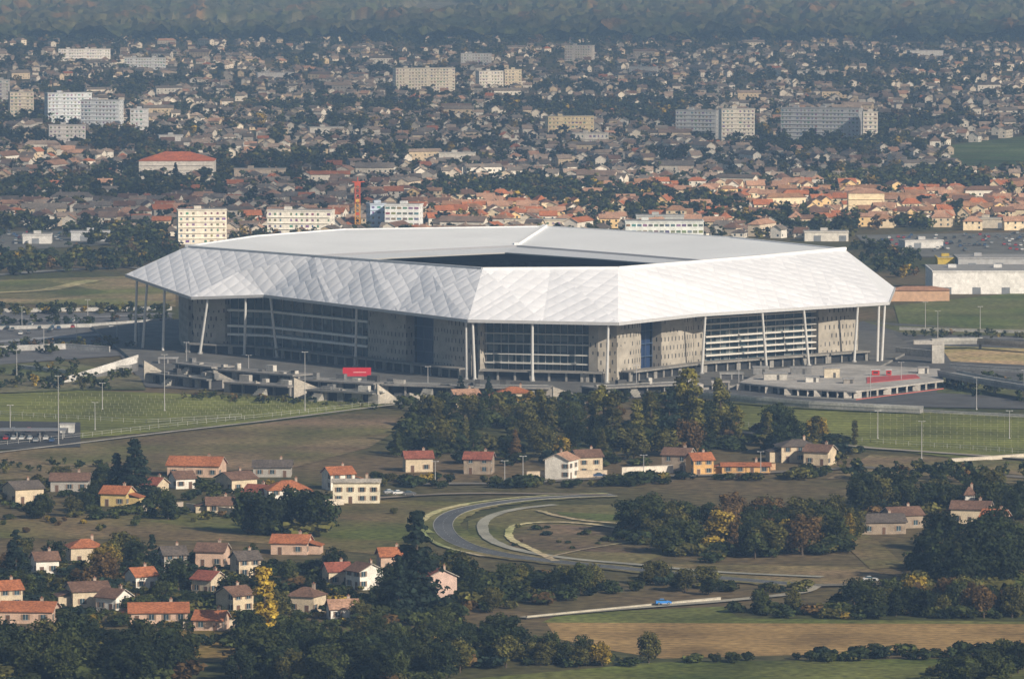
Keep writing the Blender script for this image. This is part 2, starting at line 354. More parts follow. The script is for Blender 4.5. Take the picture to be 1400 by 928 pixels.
def quilt():
    m, nt, b = newmat("quilted_roof_membrane")
    N, Lk = nt.nodes.new, nt.links.new
    uv = N("ShaderNodeUVMap"); uv.uv_map = "quilt"
    sp = N("ShaderNodeSeparateXYZ"); Lk(uv.outputs[0], sp.inputs[0])
    def absin(sock):
        a = N("ShaderNodeMath"); a.operation = 'MULTIPLY'; a.inputs[1].default_value = math.pi; Lk(sock, a.inputs[0])
        s = N("ShaderNodeMath"); s.operation = 'SINE'; Lk(a.outputs[0], s.inputs[0])
        c = N("ShaderNodeMath"); c.operation = 'ABSOLUTE'; Lk(s.outputs[0], c.inputs[0]); return c.outputs[0]
    p = N("ShaderNodeMath"); p.operation = 'MULTIPLY'; Lk(absin(sp.outputs[0]), p.inputs[0]); Lk(absin(sp.outputs[1]), p.inputs[1])
    pw = N("ShaderNodeMath"); pw.operation = 'POWER'; pw.inputs[1].default_value = 0.6; Lk(p.outputs[0], pw.inputs[0])
    bp = N("ShaderNodeBump"); bp.inputs["Strength"].default_value = 0.3; bp.inputs["Distance"].default_value = 0.7
    Lk(pw.outputs[0], bp.inputs["Height"]); Lk(bp.outputs[0], b.inputs["Normal"])
    fl = N("ShaderNodeVectorMath"); fl.operation = 'FLOOR'; Lk(uv.outputs[0], fl.inputs[0])
    wn = N("ShaderNodeTexWhiteNoise"); Lk(fl.outputs[0], wn.inputs["Vector"])
    m1 = N("ShaderNodeMapRange"); m1.inputs["To Min"].default_value = 0.955; m1.inputs["To Max"].default_value = 1.02; Lk(wn.outputs["Value"], m1.inputs["Value"])
    m2 = N("ShaderNodeMapRange"); m2.inputs["From Max"].default_value = 0.35; m2.inputs["To Min"].default_value = 0.94; m2.inputs["To Max"].default_value = 1.0; Lk(pw.outputs[0], m2.inputs["Value"])
    a = N("ShaderNodeAttribute"); a.attribute_name = "tint"
    c = mul(nt, mul(nt, a.outputs["Color"], m1.outputs[0]), m2.outputs[0])
    c = mul(nt, c, noise_fac(nt, 0.04, 3, lo=0.97, hi=1.03))
    Lk(c, b.inputs["Base Color"])
    b.inputs["Roughness"].default_value = 0.38; b.inputs["Specular IOR Level"].default_value = 0.55
    return m
M_QUILT = quilt()
mb = MB(); UVS = []
def facet(a, b_, c):
    n = (b_-a).cross(c-a).normalized()
    if n.z < 0: n = -n
    tx = V((-n.y, n.x, 0)).normalized(); ty = n.cross(tx)
    t = random.uniform(0.88, 0.92)
    mb.face([a, b_, c], (t*.96, t*.985, t*1.05))
    for p in (a, b_, c):
        u, v = (p-SO).dot(tx)/5.6, (p-SO).dot(ty)/5.6; k = .6
        UVS.append((u*math.cos(k)-v*math.sin(k), u*math.sin(k)+v*math.cos(k)))
def strip(e0, e1, r1, r0, n):
    es = [e0.lerp(e1, i/n) for i in range(n+1)]; rs = [r0.lerp(r1, i/n) for i in range(n+1)]
    d = (e1-e0).normalized(); out = V((d.y, -d.x, 0))
    ms = []
    for i in range(n+1):
        m_ = es[i].lerp(rs[i], .5)
        ms.append(m_+(out*.6+V((0, 0, .6)))*(1.2 if i % 2 else -.3))
    for i in range(n):
        if (rs[i]-rs[i+1]).length < .1:
            facet(es[i], es[i+1], rs[i]); continue
        if i % 2 == 0:
            facet(es[i], es[i+1], ms[i+1]); facet(es[i], ms[i+1], rs[i]); facet(rs[i], ms[i+1], rs[i+1])
        else:
            facet(es[i], es[i+1], ms[i]); facet(es[i+1], rs[i+1], ms[i]); facet(rs[i], ms[i], rs[i+1])
        if i % 2 == 0 and i == n-1: facet(es[i+1], rs[i+1], ms[i+1])
strip(eA, eB, R0, R0, 1); strip(eB, eC, RM, R0, 2); strip(eC, eD, R7, RM, 6); strip(eD, eE, R6, R7, 4)
strip(eE, eF, R6, R6, 1); strip(eF, eG, R5, R6, 6); strip(eG, eH, R5, R5, 1); strip(eH, eI, R4, R5, 2)
strip(eI, eJ, R4, R4, 1); strip(eJ, eK, R3, R4, 2); strip(eK, eL, R2, R3, 2); strip(eL, eM, R1, R2, 2); strip(eM, eA, R0, R1, 2)
roof = sobj(mb, "roof", M_QUILT, None, "white quilted membrane roof skirt")
ul = roof.data.uv_layers.new(name="quilt"); ul.data.foreach_set("uv", np.array(UVS, dtype=np.float32).ravel())
ridge = [R0, RM, R7, R6, R5, R4, R3, R2, R1]
S = [(-92, 2455), (-55, 2412), (-3, 2366), (34, 2366), (84, 2420), (45, 2476), (2, 2533), (-30, 2508), (-65, 2478)]
O = [(-72, 2450), (-42, 2418), (-5, 2386), (25, 2386), (66, 2426), (34, 2468), (-3, 2510), (-22, 2496), (-50, 2474)]
S = [V((x, y, 40.8)) for x, y in S]; O = [V((x, y, 39.0)) for x, y in O]
cen = V((-4, 2446, 0))
def ring(r, z, k): return [V((cen.x+(p.x-cen.x)*k, cen.y+(p.y-cen.y)*k, z)) for p in r]
def loft(mb, a, b_, col):
    n = len(a)
    for i in range(n):
        j = (i+1) % n; mb.face([a[i], a[j], b_[j], b_[i]], col)
mb = MB(); loft(mb, ridge, S, (0.84, 0.87, 0.9)); sobj(mb, "roof_deck", M_DECK, roof, "flat pale grey upper roof")
S2 = ring(S, 40.0, 0.985)
mb = MB(); loft(mb, S, S2, (0.32, 0.33, 0.36)); loft(mb, S2, O, (0.62, 0.65, 0.69)); O2 = ring(O, 38.5, 1.0); loft(mb, O, O2, (0.4, 0.4, 0.4))
loft(mb, O2, ring(O, 33, 1.7), (0.03, 0.03, 0.035))
sobj(mb, "roof_inner_ring", M_DECK, roof, "translucent grey inner roof ring around the opening")
for a, b_ in ((R3, S[6]), (R5, S[4]), (R0, S[0])):
    mb = MB(); mb.beam(a+V((0, 0, .4)), b_+V((0, 0, .4)), 2.2, 1.2, (0.85, 0.87, 0.89)); sobj(mb, "roof_seam", M_PAINT, roof)
mb = MB()
for i in range(len(ridge)): mb.beam(ridge[i]+V((0, 0, .1)), ridge[(i+1) % len(ridge)]+V((0, 0, .1)), 1.1, .7, (0.72, 0.74, 0.77))
sobj(mb, "roof_ridge", M_PAINT, roof)
mb = MB()
for i in range(len(eave)): mb.beam(eave[i]-V((0, 0, .5)), eave[(i+1) % len(eave)]-V((0, 0, .5)), 0.8, 1.2, (0.5, 0.51, 0.53))
sobj(mb, "eave_band", M_PAINT, roof)
wall = [V(p) for p in [(-140, 2530, 0), (-131, 2455, 0), (-99, 2438, 0), (-13, 2317, 0), (38, 2302, 0), (70, 2350, 0), (140, 2412, 0), (146, 2490, 0), (135, 2550, 0), (85, 2600, 0), (5, 2630, 0), (-55, 2625, 0), (-105, 2610, 0)]]
mb = MB()
for i in range(13):
    j = (i+1) % 13
    a, b_ = wall[i].copy(), wall[j].copy(); a.z = b_.z = 29
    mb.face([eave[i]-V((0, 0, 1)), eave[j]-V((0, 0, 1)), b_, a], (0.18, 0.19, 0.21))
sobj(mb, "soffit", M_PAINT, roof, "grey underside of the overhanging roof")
mb = MB()
bot = ring(O, 4.5, 0.9); tp = ring(O, 30, 1.65)
for k in range(24):
    f0, f1 = k/24, (k+1)/24
    a = [bot[i].lerp(tp[i], f0) for i in range(9)]; b_ = [bot[i].lerp(tp[i], f1) for i in range(9)]
    mid = [V((b_[i].x, b_[i].y, a[i].z)) for i in range(9)]
    c = (0.01, 0.02, 0.06) if k % 8 else (0.04, 0.04, 0.04)
    loft(mb, a, mid, c); loft(mb, mid, b_, c)
sobj(mb, "seating_bowl", M_PAINT)
mb = MB(); mb.face([p-V((0, 0, .4)) for p in bot], (0.05, 0.12, 0.03)); sobj(mb, "pitch", M_FIELD)
# podium
PZ = 1.2
pod = [P(188, 497, PZ), P(215, 505, PZ), P(300, 517, PZ), P(430, 530, PZ), P(560, 538, PZ), P(800, 538, PZ), P(960, 530, PZ), P(1180, 512, PZ), V((168, 2470, PZ)), V((165, 2560, PZ)), V((60, 2680, PZ)), V((-120, 2680, PZ)), V((-185, 2600, PZ)), V((-172, 2520, PZ))]
mb = MB(); mb.face(pod, (0.14, 0.138, 0.13))
for i in range(len(pod)):
    a, b_ = pod[i], pod[(i+1) % len(pod)]
    mb.face([(a.x, a.y, -1), (b_.x, b_.y, -1), b_, a], (0.24, 0.235, 0.22))
sobj(mb, "podium", M_CONC, None, "low grey concrete podium under the stadium")
# facade
def at_px(path, px):
    for i in range(7):
        a, b_ = path[i], path[i+1]
        pa, pb = 700+F*a.x/a.y, 700+F*b_.x/b_.y
        if pa <= px <= pb or (i == 0 and px < pa and px > pa-60):
            k = (px-700)/F
            t = (k*a.y-a.x)/((b_.x-a.x)-k*(b_.y-a.y))
            return a.lerp(b_, t), (b_-a).normalized()
    raise ValueError(px)
def concmat():
    m, nt, b = newmat("perforated_concrete")
    tc = nt.nodes.new("ShaderNodeUVMap"); tc.uv_map = "wall"
    br = nt.nodes.new("ShaderNodeTexBrick"); br.inputs["Scale"].default_value = 1
    br.inputs["Color1"].default_value = (0.05, 0.05, 0.05, 1); br.inputs["Color2"].default_value = (0.13, 0.125, 0.12, 1)
    br.inputs["Mortar"].default_value = (0.4, 0.37, 0.32, 1)
    br.inputs["Brick Width"].default_value = 2.3; br.inputs["Row Height"].default_value = 3.4; br.inputs["Mortar Size"].default_value = 0.88
    br.inputs["Mortar Smooth"].default_value = 0.1
    nt.links.new(tc.outputs[0], br.inputs["Vector"])
    n = nt.nodes.new("ShaderNodeTexNoise"); n.inputs["Scale"].default_value = 0.12; nt.links.new(tc.outputs[0], n.inputs["Vector"])
    th = nt.nodes.new("ShaderNodeMath"); th.operation = 'GREATER_THAN'; th.inputs[1].default_value = 0.45; nt.links.new(n.outputs["Fac"], th.inputs[0])
    mx = nt.nodes.new("ShaderNodeMix"); mx.data_type = 'RGBA'
    nt.links.new(th.outputs[0], mx.inputs[0]); mx.inputs[6].default_value = (0.4, 0.37, 0.32, 1)
    nt.links.new(br.outputs["Color"], mx.inputs[7])
    c = mul(nt, mx.outputs[2], noise_fac(nt, 0.25, 4, lo=0.72, hi=1.12))
    nt.links.new(c, b.inputs["Base Color"]); b.inputs["Roughness"].default_value = 0.9; b.inputs["Specular IOR Level"].default_value = 0.15
    return m
M_PERF = concmat()
WT = 28.6
def concrete_panel(pa, pb, nm="concrete_panel"):
    a, d = at_px(wall, pa); b_, _ = at_px(wall, pb)
    d = (b_-a).normalized(); out = V((d.y, -d.x, 0))
    z0 = PZ
    o1, o0 = out*3.0, out*-1.5
    mid = a.lerp(b_, 0.55)+out*4.2
    prof = [a+o0, b_+o0, b_+o1, mid, a+o1]
    n = len(prof)
    vs = []; fs = []; uv = []
    run = 0
    for i in range(n):
        p, q = prof[i], prof[(i+1) % n]; l = (q-p).length
        k = len(vs); vs += [(p.x-SO.x, p.y-SO.y, z0), (q.x-SO.x, q.y-SO.y, z0), (q.x-SO.x, q.y-SO.y, WT), (p.x-SO.x, p.y-SO.y, WT)]
        fs.append((k, k+1, k+2, k+3)); uv += [(run, z0), (run+l, z0), (run+l, WT), (run, WT)]; run += l
    me = bpy.data.meshes.new(nm); me.from_pydata(vs, [], fs)
    u = me.uv_layers.new(name="wall")
    off = random.uniform(0, 90)
    for i, t in enumerate(uv): u.data[i].uv = (t[0]+off, t[1])
    me.materials.append(M_PERF)
    link(nm, me, stad)
def glazed_bay(pa, pb, rows, nv, colr=(0.78, 0.78, 0.76), z1=WT, thick=0.9):
    a, d = at_px(wall, pa); b_, _ = at_px(wall, pb)
    d = (b_-a).normalized(); out = V((d.y, -d.x, 0))
    mb = MB()
    p, q = a-out*0.5, b_-out*0.5
    mb.face([(p.x, p.y, PZ), (q.x, q.y, PZ), (q.x, q.y, WT), (p.x, p.y, WT)], (1, 1, 1))
    g = sobj(mb, "glazed_bay", M_GLASS)
    mb = MB()
    for z in rows: mb.beam(p+V((0, 0, z))+out*1.6, q+V((0, 0, z))+out*1.6, 3.0, thick, colr)
    for k in range(nv+1):
        r = p.lerp(q, k/nv)+out*0.5
        mb.box(r.x, r.y, PZ, 0.35, 0.35, WT-PZ, (0.34, 0.35, 0.36))
    for k in range(int(nv*2)):
        r = p.lerp(q, random.random())+out*0.25; zz_ = random.choice(rows)
        mb.box(r.x, r.y, zz_-3, random.uniform(1.5, 4), 0.2, 2.2, (0.14, 0.17, 0.18), rot=math.atan2(d.y, d.x))
    sobj(mb, "window_frame", M_PAINT, g)
def tall_opening(pa, pb):
    a, d = at_px(wall, pa); b_, _ = at_px(wall, pb)
    d = (b_-a).normalized(); out = V((d.y, -d.x, 0)); p, q = a-out*2, b_-out*2
    mb = MB(); mb.face([(p.x, p.y, PZ), (q.x, q.y, PZ), (q.x, q.y, WT), (p.x, p.y, WT)], (0.02, 0.045, 0.12))
    for z in (9, 14, 19, 24): mb.beam(p+out+V((0, 0, z)), q+out+V((0, 0, z)), 0.4, 0.35, (0.06, 0.1, 0.18))
    for k in (0, .33, .66, 1):
        r = p.lerp(q, k)+out; mb.box(r.x, r.y, PZ, .3, .3, WT-PZ, (0.05, 0.07, 0.12))
    sobj(mb, "tall_opening", M_PAINT)
for a, b_ in ((253, 266), (268, 312), (511, 563), (601, 653), (656, 664), (808, 833), (835, 868), (896, 940), (942, 957), (1113, 1168)): concrete_panel(a, b_)
glazed_bay(314, 370, (9, 12.5, 19), 5); glazed_bay(372, 509, (9, 12.5, 19), 10)
glazed_bay(665, 807, (7.5, 11, 15, 19), 14, (0.55, 0.55, 0.52), thick=.45)
glazed_bay(960, 1111, (7, 9.5, 12, 14.5, 17, 19.5, 22), 12, (0.7, 0.68, 0.64), thick=.5)
tall_opening(564, 600); tall_opening(869, 895)
mb = MB()
for i in range(6, 13):
    a, b_ = wall[i], wall[(i+1) % 13]
    mb.face([(a.x, a.y, PZ), (b_.x, b_.y, PZ), (b_.x, b_.y, WT), (a.x, a.y, WT)], (0.3, 0.29, 0.27))
sobj(mb, "rear_wall", M_CONC)
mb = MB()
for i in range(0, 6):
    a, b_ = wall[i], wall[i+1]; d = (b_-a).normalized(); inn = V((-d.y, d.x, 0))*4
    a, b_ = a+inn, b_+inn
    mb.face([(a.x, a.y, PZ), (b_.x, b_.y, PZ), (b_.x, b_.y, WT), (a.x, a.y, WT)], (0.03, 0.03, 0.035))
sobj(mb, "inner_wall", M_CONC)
for tx, bx in ((186, 183), (200, 193), (224, 221), (283, 272), (335, 333), (369, 378), (487, 485), (637, 638), (646, 649), (728, 728), (832, 830), (965, 960), (1043, 1049), (1100, 1107), (1174, 1169), (1203, 1201), (1211, 1207)):
    t, _ = at_px(eave, tx)
    try: f, _ = at_px(wall, bx)
    except ValueError: f = None
    if f is None or tx < 240 or tx > 1180: foot = V((t.x+(bx-tx)*.3, t.y+1, .1))
    else: e2, _ = at_px(eave, bx); foot = e2.lerp(f, 0.3); foot.z = PZ
    t = t+V((0, .8, -1.0))
    mb = MB(); mb.cyl(foot, t, 0.58, 0.48, (0.62, 0.62, 0.61), 10); mb.cyl(foot, foot+V((0, 0, .6)), 1.1, 1.0, (0.35, 0.35, 0.34), 10)
    sobj(mb, "column", M_PAINT)
for i, (pa, pb) in enumerate(((270, 368), (374, 508), (512, 652), (666, 806), (810, 832), (837, 938), (944, 1110), (1114, 1166))):
    a, d = at_px(wall, pa); b_, _ = at_px(wall, pb); out = V((d.y, -d.x, 0)); L = (b_-a).length; n = max(2, int(L/6)); ro = math.atan2(d.y, d.x)
    mb = MB(); c = a.lerp(b_, .5)+out*6.5
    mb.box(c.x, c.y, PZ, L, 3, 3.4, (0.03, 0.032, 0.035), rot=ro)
    mb.box(c.x+out.x*.8, c.y+out.y*.8, PZ+3.4, L+.6, 6, .6, (0.26, 0.25, 0.23), rot=ro)
    for k in range(n+1):
        r = a.lerp(b_, k/n)+out*8.6; mb.box(r.x, r.y, PZ, .8 if k % 3 else 2.2, .5, 3.4, (0.28, 0.27, 0.25), rot=ro)
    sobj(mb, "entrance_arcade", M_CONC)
def lower_storey(pxa, pya, pxb, pyb, h, dp=9, step=7.5, seed=1, slab=(0.26, 0.25, 0.235)):
    rr = random.Random(seed)
    a, b_ = P(pxa, pya), P(pxb, pyb); d = (b_-a).normalized(); inn = V((-d.y, d.x, 0)); L = (b_-a).length; ro = math.atan2(d.y, d.x)
    mb = MB(); c = a.lerp(b_, .5)+inn*(dp/2+1.5)
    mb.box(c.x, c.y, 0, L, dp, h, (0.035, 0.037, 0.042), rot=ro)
    c = a.lerp(b_, .5)+inn*(dp/2+.2)
    mb.box(c.x, c.y, h, L+1, dp+3, .6, slab, rot=ro)
    n = int(L/step)
    for k in range(n+1):
        r = a.lerp(b_, k/n)+inn*.6; wd = rr.choice((.6, .6, 2.8, 4.5))
        mb.box(r.x, r.y, 0, wd, 1.1, h, rr.choice([(0.22, 0.215, 0.2), (0.34, 0.32, 0.29)]), rot=ro)
    for k in range(n*2):
        if rr.random() < .6:
            r = a.lerp(b_, (k/2+rr.random())/n)+inn*(2+rr.random()*5); mb.box(r.x, r.y, h+.6, rr.uniform(1, 5), 2, rr.uniform(.6, 2.6), rr.choice([(0.07, 0.07, 0.07), (0.36, 0.34, 0.31), (0.18, 0.18, 0.18), (0.5, 0.48, 0.44)]), rot=ro)
    for k in range(max(1, n//4)):
        r = a.lerp(b_, rr.uniform(.1, .9))
        for s_ in range(5):
            q = r-inn*(.6+s_*.9); mb.box(q.x, q.y, 0, 4, .9, h*(1-(s_+1)/6), (0.32, 0.31, 0.28), rot=ro)
    mb.beam(a+V((0, 0, h+1.4)), b_+V((0, 0, h+1.4)), .1, .2, (0.4, 0.4, 0.38))
    sobj(mb, "lower_storey", M_CONC)
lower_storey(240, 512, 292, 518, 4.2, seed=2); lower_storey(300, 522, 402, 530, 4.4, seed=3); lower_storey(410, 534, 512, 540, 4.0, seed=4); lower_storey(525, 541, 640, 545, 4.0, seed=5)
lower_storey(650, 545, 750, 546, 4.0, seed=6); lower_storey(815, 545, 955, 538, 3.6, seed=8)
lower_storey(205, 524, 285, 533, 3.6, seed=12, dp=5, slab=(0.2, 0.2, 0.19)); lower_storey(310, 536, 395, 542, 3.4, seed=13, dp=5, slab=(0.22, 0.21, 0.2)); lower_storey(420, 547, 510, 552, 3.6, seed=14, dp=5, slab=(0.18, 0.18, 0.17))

def wedge(pxa, pya, pxb, pyb, h0, h1, th=1.4, col=(0.4, 0.37, 0.32)):
    a, b_ = P(pxa, pya), P(pxb, pyb); d = (b_-a).normalized(); n_ = V((-d.y, d.x, 0))*th
    def q(p, h): return (p.x, p.y, h)
    pr = [q(a, 0), q(b_, 0), q(b_, h1), q(a, h0)]
    pr2 = [(x+n_.x, y+n_.y, z) for x, y, z in pr]
    mb = MB(); mb.hexa(pr, pr2, col)
    o = mb.obj("ramp_wall", M_CONC); top(o, "sloping pale concrete ramp wall below the stadium podium", "wall", "concrete ramp walls below the podium")
for x, y, w_, h in ((197, 524, 42, 9), (258, 530, 22, 5), (292, 532, 40, 7.5), (350, 538, 22, 5), (402, 545, 54, 8), (468, 549, 24, 5), (516, 552, 28, 7.5), (560, 553, 36, 4.5), (756, 552, 48, 6.5)):
    wedge(x, y, x+w_, y-1, h, 1.6, col=random.choice([(0.4, 0.37, 0.32), (0.33, 0.31, 0.28), (0.46, 0.42, 0.36)]))
mb = MB(); a, b_ = P(88, 524), P(188, 508)
mb.hexa([(a.x, a.y, 0), (b_.x, b_.y, 0), (b_.x, b_.y+6, 0), (a.x, a.y+6, 0)], [(a.x, a.y, .6), (b_.x, b_.y, 5.2), (b_.x, b_.y+6, 5.2), (a.x, a.y+6, .6)], (0.16, 0.16, 0.16))
for k in (-.35, 6):
    mb.hexa([(a.x, a.y+k, -.1), (b_.x, b_.y+k, 3.6), (b_.x, b_.y+k+.3, 3.6), (a.x, a.y+k+.3, -.1)], [(a.x, a.y+k, 2), (b_.x, b_.y+k, 6.4), (b_.x, b_.y+k+.3, 6.4), (a.x, a.y+k+.3, 2)], (0.62, 0.61, 0.59))
top(mb.obj("access_ramp", M_CONC), "long pale access ramp rising to the podium", "ramp")
# terrace platform
PH = 2.6
mb = MB(); q = [P(1010, 534), P(1075, 541), P(1170, 546), P(1290, 531), P(1285, 515), P(1150, 508), P(1050, 516)]
mb.prism([(p.x, p.y) for p in q], PH, PH+.6, (0.42, 0.4, 0.37)); plat = mb.obj("raised_platform", M_CONC); top(plat, "long low pale concrete terrace joined to the stadium", "platform")
mb = MB(); q2 = [P(1185, 526, PH), P(1258, 519, PH), P(1252, 514, PH), P(1185, 518, PH)]
mb.prism([(p.x, p.y) for p in q2], PH+.61, PH+.75, (0.5, 0.07, 0.055)); mb.obj("red_deck", M_PAINT, plat)
mb = MB(); q3 = [P(1015, 531), P(1080, 537), P(1170, 541), P(1275, 528), P(1150, 516)]; mb.prism([(p.x, p.y) for p in q3], 0, PH-.05, (0.05, 0.05, 0.05)); mb.obj("under_deck_shade", M_CONC, plat)  # solid near-black block standing for the shade under the deck
front = [P(1010, 534), P(1075, 541), P(1170, 546), P(1290, 531)]
for s_, m_ in ((0, 5), (1, 7), (2, 9)):
    for k in range(m_):
        p = front[s_].lerp(front[s_+1], (k+.2)/m_)
        mb = MB(); mb.box(p.x, p.y+.8, 0, .7 if k % 3 else 3, .8, PH, (0.48, 0.45, 0.41)); mb.obj("pillar", M_CONC, plat)
mb = MB(); mb.beam(P(1170, 546, PH+1.1), P(1290, 531, PH+1.1), .15, .3, (0.5, 0.14, 0.11)); mb.beam(P(1075, 541, PH+1.1), P(1170, 546, PH+1.1), .15, .3, (0.55, 0.53, 0.5)); mb.obj("railing", M_PAINT, plat)
for px, py, w_, h, c in ((1137, 527, 6, 3.6, (0.62, 0.55, 0.43)), (1060, 530, 9, 2.4, (0.5, 0.48, 0.44)), (1095, 522, 8, 2.4, (0.22, 0.22, 0.22)), (1262, 521, 4, 2.2, (0.6, 0.58, 0.54)), (1110, 533, 5, 1.8, (0.66, 0.64, 0.6)), (1040, 522, 6, 2.6, (0.3, 0.3, 0.3)), (1160, 535, 4, 1.6, (0.3, 0.28, 0.26))):
    mb = MB(); p = P(px, py); mb.box(p.x, p.y, PH+.6, w_, 4, h, c); mb.box(p.x, p.y, PH+.6+h, w_+.6, 4.6, .35, (0.3, 0.3, 0.3)); mb.box(p.x+1, p.y-2.03, PH+.6, 1, .06, min(2.0, h-.1), (.1, .1, .1)); top(mb.obj("kiosk", M_CONC), "small flat roofed kiosk on the pale terrace", "kiosk", "kiosks on the terrace")
for px, w_ in ((1197, 3), (1215, 2)):
    mb = MB(); p = P(px, 524); mb.box(p.x, p.y, PH+.75, w_, 2, 1.9, (0.5, 0.04, 0.04)); mb.box(p.x, p.y, PH+2.65, w_+.5, 2.6, .2, (0.6, 0.6, 0.6)); mb.box(p.x, p.y-1.03, PH+1.3, w_*.6, .05, .8, (.08, .03, .03)); top(mb.obj("kiosk", M_PAINT), "small red kiosk on the red deck", "kiosk", "red kiosks on the deck")
for px, py, w_, h, c in ((1000, 522, 30, 3.2, (0.3, 0.3, 0.29)), (985, 533, 22, 3, (0.4, 0.38, 0.35)), (230, 500, 24, 3, (0.3, 0.3, 0.3)), (170, 512, 16, 3, (0.4, 0.4, 0.38))):
    p = P(px, py, 0); s_ = p.y/F; mb = MB(); mb.box(0, 0, 0, w_*s_, 5, h, (0.08, 0.08, 0.085)); mb.box(0, 0, h, w_*s_+1, 6, .5, c)
    for k in (-.5, 0, .5): mb.box(k*w_*s_, -2.6, 0, .6, .3, h, c)
    o = mb.obj("pavilion", M_CONC); o.location = p; top(o, "small flat roofed concrete pavilion beside the stadium", "pavilion")
for p, pw, ph in ((P(488, 524), 11, 3.4), (P(1050, 505), 9, .8), (P(1098, 500), 5, 1)):
    mb = MB(); mb.box(p.x, p.y, PZ+1.6, pw, .8, ph, (0.5, 0.02, 0.035))
    for k in (-.4, .4): mb.box(p.x+pw*k, p.y, 0, .3, .3, 2.8, (0.3, 0.3, 0.3))
    mb.box(p.x+pw*.1, p.y-.45, PZ+2.0+ph*.3, pw*.45, .06, .35, (0.7, 0.35, 0.35))
    top(mb.obj("billboard", M_PAINT), "red billboard standing on the stadium podium", "billboard")
def bridge(pts, wd, z0, z1, label):
    mb = MB(); path = [P(x, y, (z0+z1)/2) for x, y in pts]; n = len(path)
    zs = [z0+(z1-z0)*i/(n-1) for i in range(n)]
    L, R = offs(path, wd/2), offs(path, -wd/2)
    for i in range(n-1):
        b0 = [(R[i].x, R[i].y, zs[i]-1.4), (R[i+1].x, R[i+1].y, zs[i+1]-1.4), (L[i+1].x, L[i+1].y, zs[i+1]-1.4), (L[i].x, L[i].y, zs[i]-1.4)]
        t0 = [(x, y, z+1.4) for x, y, z in b0]
        mb.hexa(b0, t0, (0.3, 0.3, 0.29))
        for e in (L, R): mb.beam((e[i].x, e[i].y, zs[i]+.5), (e[i+1].x, e[i+1].y, zs[i+1]+.5), .3, 1.0, (0.42, 0.42, 0.4))
        m_ = (L[i]+R[i])/2
        if zs[i] > 3: mb.box(m_.x, m_.y, 0, 1, 2, zs[i]-1.42, (0.28, 0.28, 0.27))
    top(mb.obj("footbridge", M_CONC), label, "bridge")
bridge([(1295, 509), (1320, 514), (1360, 521), (1430, 532)], 8, 5.0, 5, "concrete bridge deck leading to the stadium")
bridge([(960, 540), (1040, 547), (1110, 552), (1200, 556), (1260, 558)], 4, 2.6, 2.0, "long low concrete ramp in front of the stadium")
bridge([(1285, 466), (1340, 465), (1430, 472)], 5, 4, 4, "concrete walkway over the access road")
mb = MB(); p = P(1282, 497); mb.box(p.x, p.y, 0, 5, 5, 10, (0.5, 0.48, 0.44)); mb.box(p.x-4, p.y, 8, 12, 5.5, 1.5, (0.45, 0.43, 0.4)); top(mb.obj("stair_tower", M_CONC), "concrete stair tower at the bridge end", "tower")
def rwall(pts, h, col=(0.42, 0.42, 0.41)):
    mb = MB()
    for a, b_ in zip(pts[:-1], pts[1:]): mb.beam(P(*a)+V((0, 0, h/2)), P(*b_)+V((0, 0, h/2)), .7, h, col); mb.beam(P(*a)+V((0, 0, h+.1)), P(*b_)+V((0, 0, h+.1)), .9, .2, tuple(c*1.1 for c in col))
    top(mb.obj("retaining_wall", M_CONC), "low pale concrete retaining wall by the car park", "wall", "retaining walls by the car park")
rwall([(-20, 482), (90, 478), (150, 482)], 2.4); rwall([(-20, 452), (120, 448), (235, 440)], 1.6); rwall([(0, 427), (235, 424)], 1.5); rwall([(30, 505), (95, 512)], 1.6); rwall([(1225, 485), (1280, 490)], 3); rwall([(1300, 505), (1420, 512)], 2); rwall([(1230, 452), (1420, 457)], 1.4); rwall([(1180, 560), (1420, 572)], 1)

